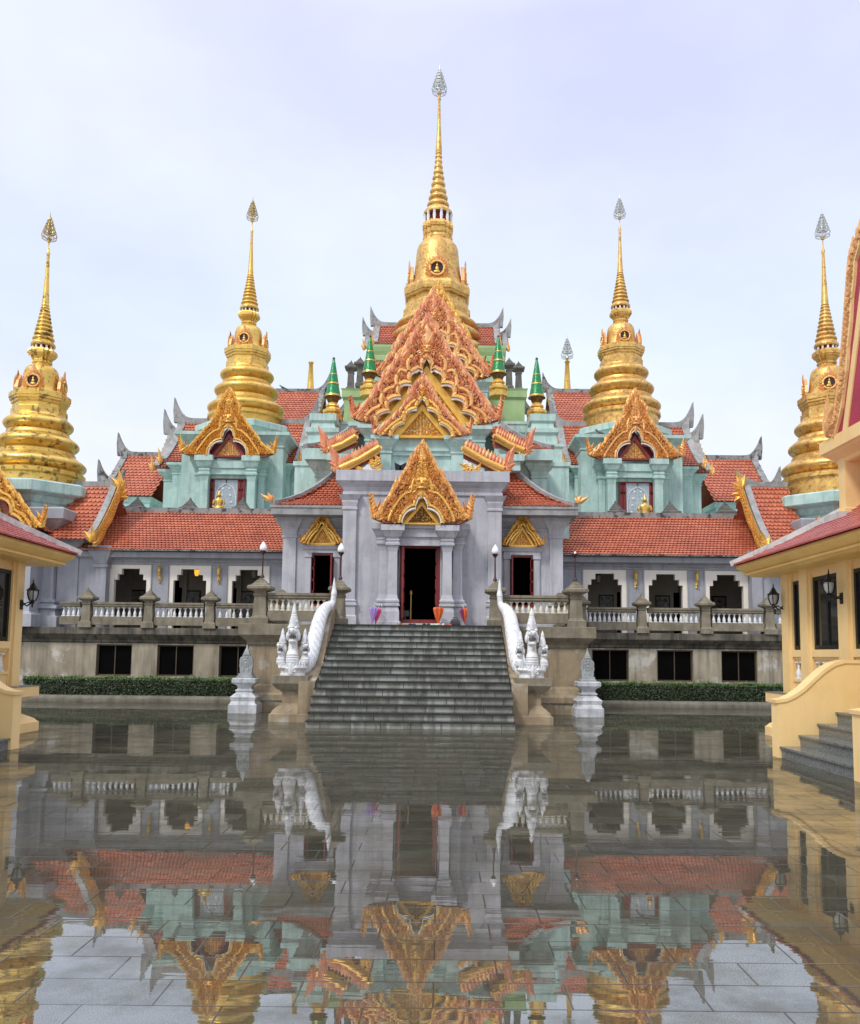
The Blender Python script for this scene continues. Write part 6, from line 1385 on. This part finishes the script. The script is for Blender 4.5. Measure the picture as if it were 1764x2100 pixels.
# ------------------------------------------------------------------ cream yellow pavilions flanking the court
def pavilion(sg, yfar):
    side = 'left' if sg < 0 else 'right'
    xw = 7.38 if sg > 0 else 7.36
    root = thing('pavilion', 'cream yellow pavilion with hipped tile roof at the %s edge of the court' % side, 'pavilion', (sg * 9.5, 13, 0))
    def bx(g, x0, x1, y0, y1, z0, z1): a, b = sorted((sg * x0, sg * x1)); g.box(a, b, y0, y1, z0, z1)
    def rp(g, x0, x1, y0, y1, prof): a, b = sorted((sg * x0, sg * x1)); g.rp(a, b, y0, y1, prof)
    X1, Y0 = 13.0, 6.5
    xn = xw + .18
    q = G(); rp(q, xn, X1, Y0, yfar - .12, [(0, .46), (.17, .46), (.19, .43), (.23, .40), (.30, .28), (.36, .16), (.38, .10), (.50, .10), (.52, .13), (.58, .18), (.64, .36), (.66, .40)]); part(q, 'plinth', YELLOW, root)
    q = G(); rp(q, xn, X1, Y0, yfar - .12, [(.66, .44), (.845, .44)]); part(q, 'plinth_edge', YELLOW, root)
    q = G(); rp(q, xn, X1, Y0, yfar - .12, [(.845, .45), (.86, .45)]); part(q, 'floor_slab', GRANP, root)
    zf, zh, zt = .86, 3.0, 3.22
    bays = [(yfar - .44, yfar - .87, 2), (yfar - 1.33, yfar - 2.42, 4), (yfar - 2.90, yfar - 4.0, 4), (yfar - 6.9, yfar - 8.0, 4)] if sg > 0 else [(yfar - .40, yfar - 1.45, 3), (yfar - 1.95, yfar - 3.0, 4), (yfar - 6.6, yfar - 7.6, 4)]
    q = G(); ys = [yfar] + [v for a, b, n in bays for v in (a, b)] + [Y0 + .2]
    for i in range(0, len(ys), 2): bx(q, xw, xw + .34, ys[i + 1], ys[i], zf, zt)
    for a, b, n in bays: bx(q, xw + .05, xw + .30, b, a, zh, zt); bx(q, xw + .13, xw + .32, b, a, zf, 1.66)
    bx(q, xw, X1 - .2, yfar - .34, yfar, zf, zt)
    part(q, 'wall', YELLOW, root)
    # slender engaged pilaster edges
    for i in range(0, len(ys) - 1, 2):
        q = G(); bx(q, xw - .05, xw, ys[i + 1] + .06, ys[i] - .06, zf, zt)
        if ys[i] - ys[i + 1] < .8: part(q, 'pilaster_strip', YELLOW, root)
    for a, b, n in bays:
        q = G()
        for zz0, zz1, o in ((1.55, 1.68, -.02), (1.50, 1.55, .02), (1.46, 1.50, .05)): bx(q, xw + o, xw + .2, b, a, zz0, zz1)
        bx(q, xw + .02, xw + .2, b, a, zf, 1.08); bx(q, xw - .0, xw + .2, b, a, 1.08, 1.13); bx(q, xw + .10, xw + .2, b, a, 1.12, 1.47)
        sl = part(q, 'window_sill', YELLOW, root)
        pr = None
        for i in range(n):
            y = a + (b - a) * (i + .5) / n; loc = (sg * (xw + .065), y, 1.13)
            o = part(baluster_mesh(.33), 'baluster', WHITEP, None, 40) if pr is None else None
            if o: pr = o; pr.parent = sl; pr.location = V(loc) - ORG[sl.name]
            else:
                c = pr.copy(); col.objects.link(c); c.parent = sl; c.location = V(loc) - ORG[sl.name]
        q = G(); f = .07
        bx(q, xw + .04, xw + .12, b, b + f, 1.69, zh); bx(q, xw + .04, xw + .12, a - f, a, 1.69, zh); bx(q, xw + .04, xw + .12, b + f, a - f, zh - f, zh); bx(q, xw + .04, xw + .12, b + f, a - f, 1.69, 1.69 + f); bx(q, xw + .05, xw + .11, (a + b) / 2 - .03, (a + b) / 2 + .03, 1.69 + f, zh - f)
        wn = part(q, 'window', BLACKM, root); q = G(); bx(q, xw + .075, xw + .085, b + .02, a - .02, 1.71, zh - .02); part(q, 'pane', DKGLASS, wn)
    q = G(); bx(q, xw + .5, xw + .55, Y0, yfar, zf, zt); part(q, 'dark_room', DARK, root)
    # eave: soffit and moulded fascia
    xe, ye = xw - .66, yfar + .70; ze = 3.39
    q = G(); bx(q, xe + .12, X1, Y0, ye - .12, zt - .02, zt + .02)
    part(q, 'soffit', YELLOWG, root)
    prof = [(zt - .06, -.26), (zt - .04, -.20), (zt + .0, -.15), (zt + .03, -.15), (zt + .08, -.07), (zt + .12, -.02), (zt + .14, .0), (zt + .2, .0), (zt + .21, -.02)]
    q = G(); rp(q, xe, X1, Y0, ye, prof); part(q, 'fascia', YELLOWG, root)
    # hipped roof
    run = 2.6; rz = run * .62
    A = V((sg * (xe - .06), Y0 - 1, ze + .02)); B = V((sg * (xe - .06), ye + .06, ze + .02)); C = V((sg * (xe + run), ye - run, ze + rz)); D = V((sg * (xe + run), Y0 - 1, ze + rz))
    q = G(); tiles(q, A, B, C, D, .17, .19, .10) if sg < 0 else tiles(q, B, A, D, C, .17, .19, .10); rf = part(q, 'roof', TILEW, root)
    q = G(); B2_ = V((sg * X1, ye + .06, ze + .02)); C2 = V((sg * X1, ye - run, ze + rz)); tiles(q, B, B2_, C2, C, .15, .15, .10); part(q, 'rear_slope', TILEW, rf)
    q = G(); bar(q, [lerp(B, C, t) + V((0, 0, .05 - .10 * 4 * t * (1 - t) * .8)) for t in [i / 8 for i in range(9)]], .17, .11); part(q, 'white_hip', WHITER, rf)
    q = G(); q.box(*sorted((sg * (xe + run - .4), sg * X1)), Y0 - 1, ye - run + .4, ze + rz - .3, ze + rz - .05); part(q, 'roof_cap', TILEW, rf)
    # entrance steps between curved cheek walls
    yn, yf_ = 10.95, 13.35
    xs0 = 5.80 if sg > 0 else 5.95
    for k in range(4):
        q = G(); bx(q, xs0 + .04 + .29 * k, xw + .6, yn, yf_, -.02 if k == 0 else .176 * k - .004, .176 * (k + 1) - .03); s_ = part(q, 'step', GRANP, root)
        q = G(); bx(q, xs0 + .01 + .29 * k, xw + .6, yn - .001, yf_ + .001, .176 * (k + 1) - .03, .176 * (k + 1)); part(q, 'tread', GRANP, s_)
    prof = [(0, 0), (0, .84), (.12, .86), (.26, .92), (.42, 1.03), (.58, 1.18), (.74, 1.32), (.9, 1.42), (1.05, 1.46), (xw - xs0 + .1, 1.46), (xw - xs0 + .1, 0)]
    for y0, y1 in ((yf_, yf_ + .26), (yn - .26, yn)):
        q = G(); q.prism(frame((sg * xs0, y0, 0), (sg, 0, 0), (0, 1, 0)), prof, 0, y1 - y0)
        cw = part(q, 'cheek_wall', YELLOW, root)
        q = G(); pts = [V((sg * (xs0 + a), (y0 + y1) / 2, b + .015)) for a, b in prof[1:-1]]; pts[0].x -= sg * .03; bar(q, pts, .30, .05); part(q, 'rounded_coping', YELLOW, cw)
    return root
pavilion(1, 17.05); pavilion(-1, 16.35)
# upper gable standing on the right pavilion roof
def upper_gable():
    root = thing('carved_gable', 'peach and crimson carved gable on yellow posts above the right pavilion roof', 'gable', (8.0, 14, 4.3))
    yfar = 15.92; yc_ = 14.42; x0 = 7.90
    UG = [(1, 0), (.80, .14), (.67, .30), (.56, .488), (.47, .65), (.39, .80), (.33, .89), (.2, .95), (0, 1)]
    def ug(t): return next(a0[0] + (a1[0] - a0[0]) * (t - a0[1]) / (a1[1] - a0[1]) for a0, a1 in zip(UG, UG[1:]) if t <= a1[1] + 1e-6)
    q = G(); q.rp(8.10, 8.40, 15.75, 16.02, [(4.05, .05), (4.3, .04), (4.32, .0), (5.34, .0)]); part(q, 'post', YELLOW, root)
    q = G(); q.rp(8.10, 8.40, 12.2, 12.47, [(4.05, .05), (4.3, .04), (4.32, .0), (5.34, .0)]); part(q, 'post', YELLOW, root)
    q = G(); q.rp(8.17, 11, 11.9, 16.05, [(5.18, .0), (5.2, .04), (5.26, .06), (5.36, .2), (5.40, .24), (5.42, .28), (5.66, .28), (5.67, .25)]); part(q, 'beam', YELLOW, root)
    q = G(); q.box(7.9, 8.7, 15.6, 16.3, 4.1, 4.22); part(q, 'white_flashing', WHITER, root)
    zb = 5.67; H = 3.40; W = yfar - yc_
    fr = frame((x0, yc_, zb), (0, 1, 0), (-1, 0, 0))
    q = G(); lf = G(); inn = G(); red = G()
    for e in (-1, 1):
        ts = [i / 16 for i in range(17)]
        o = [(e * W * ug(t), H * t) for t in ts]
        n_ = [(e * max(0, W * ug(t) - .20 - .04 * abs(math.sin(t * 14))), H * t * .97) for t in ts]
        n2 = [(e * max(0, abs(a) - .06), b) for a, b in n_]
        q.prism(fr, o + n_[::-1], 0, -.07); inn.prism(fr, n_ + n2[::-1], .02, -.05)
        n = 40
        for i in range(n):
            t = (i + .5) / n; a, b = sample(o, t); sl = math.atan2(o[8][1] - o[7][1], o[8][0] - o[7][0])
            leaf(lf, fr, a - e * .05, b, (sl - .6 * e) if True else 0, .20, .10, -.02, .05, e * .5)
            leaf(lf, fr, a - e * .10, b - .05, (sl - .2 * e) + rnd.uniform(-.5, .5), .16, .09, 0, .06, e * .5)
            leaf(lf, fr, a - e * .17, b - .1, (sl + .2 * e) + rnd.uniform(-.5, .5), .12, .07, 0, .05, e * .5)
        for a, L, W_ in ((1.5, .8, .25), (1.9, .6, .22), (1.2, .5, .2), (2.4, .4, .2)): leaf(lf, fr, e * (W - .0), .02, a if e > 0 else math.pi - a, L, W_, .0, .1, e * .5)
        scroll(lf, fr, e * (W - .12), .2, .12, .05, e, 1.4, .04)
    red.prism(fr, [(-(W - .22), 0)] + [(-max(0, W * ug(t) - .22), H * t * .97) for t in (.15, .3, .5, .7, .85)] + [(0, H * .9)] + [(max(0, W * ug(t) - .22), H * t * .97) for t in (.85, .7, .5, .3, .15)] + [(W - .22, 0)], -.035, -.08)
    bb = part(q, 'bargeboard', PEACH, root); part(lf, 'flame_carving', PEACH, bb); part(inn, 'inner_moulding', YELLOW, bb); pn = part(red, 'crimson_panel', CRIMSON, root)
    q = G()
    for e in (-1, 1): q.prism(fr, [(e * (W - .52), 0), (e * (W - .70), 0), (0, H * .66), (0, H * .80)], -.01, -.05)
    part(q, 'cream_band', YELLOW, pn)
    q = G()
    for e in (-1, 1):
        A, B, C, D = [V((x0 + xx, yc_ + yy, zz)) for xx, yy, zz in ((.25, e * (W - .3), zb + .1), (3.3, e * (W - .3), zb + .1), (3.3, 0, zb + H - .9), (.25, 0, zb + H - .9))]
        tiles(q, A, B, C, D, .17, .19, .08)
    part(q, 'gable_roof', TILEW, root)
upper_gable()

def black_lantern(x, y, z, sg, lab):
    k_ = .84
    root = thing('wall_lantern', lab, 'wall lamp', (x, y, z), 'black lanterns on the yellow pavilions')
    lx = x - sg * .21
    q = G(); q.rp(x - .015, x + .015, y - .05, y + .05, [(z - .2 * k_, 0), (z + .02 * k_, 0)])
    q.tube([(x, y, z - .12 * k_), (x - sg * .06, y, z - .08 * k_), (x - sg * .11, y, z - .12 * k_), (x - sg * .17, y, z - .06 * k_), (lx, y, z - .05 * k_)], .016, 6); q.tube([(x, y, z - .02 * k_), (x - sg * .07, y, z - .07 * k_), (x - sg * .14, y, z - .03 * k_), (lx, y, z - .05 * k_)], .012, 6)
    part(q, 'bracket', BLACKM, root)
    q = G(); q.lathe(lx, y, [(.004, z - .16 * k_), (.02, z - .13 * k_), (.015, z - .1 * k_), (.03, z - .06 * k_), (.045, z - .03 * k_), (.03, z - .01 * k_), (.06, z), (.065, z + .01 * k_)], 8)
    q.lathe(lx, y, [(.145 * k_, z + .225 * k_), (.15 * k_, z + .24 * k_), (.12 * k_, z + .255 * k_), (.085 * k_, z + .29 * k_), (.05, z + .34 * k_), (.03, z + .38 * k_), (.035, z + .39 * k_), (.014, z + .40 * k_), (.012, z + .45 * k_), (.003, z + .5 * k_)], 8)
    for i in range(6):
        a = i * math.pi / 3; c, s = math.cos(a), math.sin(a); q.tube([(lx + .062 * c, y + .062 * s, z), (lx + .09 * c, y + .09 * s, z + .08 * k_), (lx + .105 * c, y + .105 * s, z + .16 * k_), (lx + .10 * c, y + .10 * s, z + .23 * k_)], .009, 4)
    part(q, 'lantern_cage', BLACKM, root)
    q = G(); q.lathe(lx, y, [(.05, z + .01 * k_), (.078, z + .08 * k_), (.092, z + .16 * k_), (.09, z + .225 * k_)], 8); part(q, 'lamp_glass', LAMPG, root, 60)
black_lantern(7.36, 16.9, P(1598, 1240, 16.9).z, 1, 'black lantern on the far corner column of the right yellow pavilion')
black_lantern(7.33, 14.4, P(1740, 1218, 14.4).z, 1, 'black lantern between the large windows of the right yellow pavilion')
black_lantern(-7.31, 16.2, P(62, 1232, 16.2).z, -1, 'black lantern on the corner column of the left yellow pavilion')

# ------------------------------------------------------------------ small things at the main door
def umbrella(x, y, z, h, r, tilt, cols, lab, hook=True):
    root = thing('umbrella', lab, 'umbrella', (x, y, z))
    T = Matrix.Rotation(tilt[0], 3, 'Y') @ Matrix.Rotation(tilt[1], 3, 'X')
    def W(p): return V((x, y, z)) + T @ V(p)
    n = 16
    qs = [G() for _ in cols]
    prof = [(.008, .03), (.35, .3), (.75, .55), (1.0, .78), (.92, .86), (.45, .885), (.12, .89)]
    for i in range(n):
        a0, a1 = 2 * math.pi * i / n, 2 * math.pi * (i + 1) / n
        g = qs[(i * len(cols)) // n]
        k0, k1 = (1.0, .72) if i % 2 else (.72, 1.0)
        vs = []
        for pr, pz in prof: vs += [W((r * pr * k0 * math.cos(a0), r * pr * k0 * math.sin(a0), pz * h)), W((r * pr * k1 * math.cos(a1), r * pr * k1 * math.sin(a1), pz * h))]
        g.add(vs, [(2 * j, 2 * j + 1, 2 * j + 3, 2 * j + 2) for j in range(len(prof) - 1)])
    for g, c in zip(qs, cols): part(g, 'folded_canopy', c, root)
    q = G(); q.tube([W((0, 0, 0)), W((0, 0, h))], .008, 6)
    if hook: q.tube([W((0, 0, h)), W((0, 0, h * 1.04)), W((.02, 0, h * 1.09)), W((.06, 0, h * 1.10)), W((.085, 0, h * 1.06)), W((.085, 0, h * 1.0))], .013, 6)
    part(q, 'handle', WHITEP if hook else BLACKM, root)
ORANGE = plain('orange_cloth', (.72, .13, .03)); LILAC = plain('lilac_cloth', (.45, .30, .68)); PINK = plain('pink_cloth', (.75, .07, .28)); YELC = plain('yellow_cloth', (.85, .45, .03)); PURP = plain('plum_cloth', (.25, .03, .11)); REDC = plain('red_cloth', (.55, .05, .04))
zt_ = PZ + .0
umbrella(Z3(930, 1080, 23.9).x, 23.9, zt_, .62, .16, (.02, -.12), [ORANGE], 'folded orange umbrella leaning on the right door jamb', False)
umbrella(Z3(540, 1090, 24.0).x, 24.0, zt_, .60, .13, (.10, -.12), [LILAC], 'folded lilac umbrella leaning left of the door columns')
umbrella(Z3(560, 1085, 24.1).x, 24.08, zt_, .58, .11, (.16, -.1), [PINK], 'folded bright pink umbrella leaning beside the lilac one')
umbrella(Z3(1092, 1090, 24.0).x, 24.0, zt_, .60, .13, (-.12, -.12), [YELC, REDC, PURP, ORANGE], 'folded rainbow umbrella leaning right of the door columns')
def shoes(px, y, m_, lab, s=1.0, rz=0.0, black=None):
    p = Z3(px, 1090, y); p = V((p.x, y, 0)); root = thing('pair_of_shoes', lab, 'shoes', (p.x, y, zt_))
    for e in (-1, 1):
        q = G(); cx = p.x + e * .065 * s + rnd.uniform(-.01, .01); a = rz + e * .12; ca, sa = math.cos(a), math.sin(a)
        rings = []
        for i in range(9):
            t = i / 8; L = .25 * s; w_ = s * (.030 + .016 * math.sin(t * 3.0) + .008 * math.sin(t * 6.2)); h = s * (.055 - .03 * t if t < .5 else .05 * (1 - (t - .5) * 1.0))
            yy = (t - .5) * L
            if i in (0, 8): w_ *= .5; h *= .7
            rings.append([V((cx + ca * u - sa * -yy, y + sa * u + ca * -yy, zt_ + v)) for u, v in ((-w_, 0), (w_, 0), (w_, h * .5), (w_ * .6, h), (-w_ * .6, h), (-w_, h * .5))])
        q.loft(rings); part(q, 'shoe', m_, root, 50)
TANS = plain('tan_sandal', (.36, .24, .12)); BLK = plain('black_rubber', (.015, .015, .016)); NAVY = plain('navy_cloth', (.03, .04, .07)); WHT = plain('white_leather', (.68, .66, .60)); MINT = plain('mint_rubber', (.45, .58, .48)); REDS = plain('red_rubber', (.45, .10, .06))
ysh = 22.78
shoes(715, ysh, TANS, 'pair of tan sandals left of the door on the top step', 1.0, .2); shoes(778, ysh, NAVY, 'pair of navy shoes below the door threshold', .9, -.2); shoes(862, ysh + .05, BLK, 'pair of black slippers at the middle of the threshold'); shoes(906, ysh, MINT, 'pair of pale mint slippers before the orange umbrella', 1, .5)
shoes(946, ysh - .03, WHT, 'pair of white shoes at the foot of the orange umbrella', 1, -.2); shoes(982, ysh, REDS, 'pair of red slippers right of the white shoes', 1, .3)
p = Z3(1031, 1090, ysh); q = G()
q.rp(p.x - .13, p.x + .13, ysh - .06, ysh + .06, [(zt_, -.01), (zt_ + .02, .01), (zt_ + .11, .0), (zt_ + .15, -.03), (zt_ + .17, -.05)]); q.tube([(p.x - .06, ysh, zt_ + .16), (p.x - .05, ysh, zt_ + .21), (p.x + .05, ysh, zt_ + .21), (p.x + .06, ysh, zt_ + .16)], .01, 5)
o = part(q, 'black_bag', BLK, None, 40); tag(o, 'small black bag left on the top step right of the door', 'bag')
q = G(); xq = Z3(770, 950, 25.6).x; q.lathe(xq, 25.7, [(.09, PZ + .02), (.09, PZ + .06), (.03, PZ + .1), (.028, PZ + 1.0), (.05, PZ + 1.02), (.045, PZ + 1.12), (.02, PZ + 1.15)], 10)
o = part(q, 'brass_stand', GOLD, None, 40); tag(o, 'slender brass stand just inside the dark main door', 'stand')
q = G(); xq = Z3(738, 1010, 25.4).x; q.box(xq - .11, xq + .11, 25.4, 25.48, PZ + .35, PZ + .52); q.box(xq - .015, xq + .015, 25.42, 25.46, PZ + .02, PZ + .35); q.box(xq - .09, xq + .09, 25.38, 25.5, PZ, PZ + .03)
o = part(q, 'notice_board', mat('dim_board', (.10, .13, .14), (.06, .08, .08), 30, .4)); tag(o, 'small dim notice board standing inside the left door leaf', 'sign')
# twin floodlights and birds on the ledges
for x, e in ((698, -1), (722, 1)):
    p = Z3(x, 180, 25.3); root = thing('floodlight', 'black floodlight on the porch cornice ledge, %s one of a close pair' % ('left' if e < 0 else 'right'), 'floodlight', (p.x, 25.3, ztop))
    q = G(); q.loft([[V((p.x + a * .5, 25.3 + yy, ztop + b)) for a, b in sh] for yy, sh in ((-.12, [(-.18, .05), (.17, .05), (.20 + .04 * e, .24 + .05 * e), (-.20 + .04 * e, .24 - .05 * e)]), (.08, [(-.1, .08), (.1, .08), (.12, .2), (-.12, .2)]))]); part(q, 'lamp_head', BLACKM, root)
    q = G(); q.box(p.x - .02, p.x + .02, 25.28, 25.32, ztop, ztop + .1); q.box(p.x - .07, p.x + .07, 25.24, 25.36, ztop, ztop + .015); part(q, 'foot', BLACKM, root)
def bird(p, lab, sg=1):
    q = G(); s = 1.0; x, y, z = p
    q.loft([[(x + sg * t, y + w_ * math.cos(a), z + .1 + h + w_ * 1.1 * math.sin(a)) for a in [i * math.pi / 4 for i in range(8)]] for t, w_, h in ((-.24, .012, -.04), (-.14, .035, -.02), (-.04, .07, .0), (.05, .07, .03), (.10, .04, .09), (.13, .045, .13), (.165, .03, .13), (.20, .006, .12))])
    for e in (-1, 1): q.tube([(x, y + e * .025, z + .05), (x, y + e * .025, z - .01)], .008, 5)
    o = part(q, 'pigeon', STONED, None, 60); tag(o, lab, 'bird')
bird(Z4(880, 1293, 50), 'dark pigeon perched on the rear roof ridge right of the left inner stupa', -1)
bird(B1(370, 1578, 34.6), 'dark pigeon on the turquoise ledge left of the right shrine gable', -1)
# lanterns inside the galleries
def hang_lamp(p, lab, m_, r=.09):
    root = thing('hanging_lantern', lab, 'hanging lamp', p)
    q = G(); x, y, z = p; q.lathe(x, y, [(.01, z + .55), (.01, z + .25), (.03, z + .24), (r * 1.1, z + .16), (r * 1.15, z + .14)], 8); q.lathe(x, y, [(r * .4, z - .14), (r * .55, z - .11)], 8); part(q, 'cap_and_chain', BLACKM, root)
    q = G(); q.lathe(x, y, [(r * .5, z - .11), (r * .9, z - .02), (r, z + .14)], 8); part(q, 'lamp_glass', m_, root, 60)
AMBER = bpy.data.materials.new('lit_amber_glass'); AMBER.use_nodes = True; b_ = AMBER.node_tree.nodes['Principled BSDF']; b_.inputs['Base Color'].default_value = (.6, .25, .03, 1); b_.inputs['Emission Color'].default_value = (1, .45, .05, 1); b_.inputs['Emission Strength'].default_value = 1.2
hang_lamp(B4(1240, 335, 30.2), 'glowing amber lantern hanging inside the middle arch of the left gallery', AMBER)
hang_lamp(B4(1602, 350, 30.2), 'black lantern with clear glass hanging inside the left gallery arch nearest the stairs', LAMPG, .11)
hang_lamp(ZR(430, 880, 30.2), 'black lantern with clear glass hanging inside the right gallery arch nearest the stairs', LAMPG, .11)
# fallen leaf on the wet paving
g = G(); p = V((P(2122 * .82, 2550 * .8201, 3.4).x, 3.33, .006)); g.add([p + V((-.03, 0, 0)), p + V((-.01, .015, .006)), p + V((.03, .01, .003)), p + V((.02, -.012, .008)), p + V((-.01, -.014, .002))], [(0, 1, 2, 3, 4)])
o = part(g, 'fallen_leaf', ORANGE); tag(o, 'small orange fallen leaf on the wet paving at lower right', 'leaf')
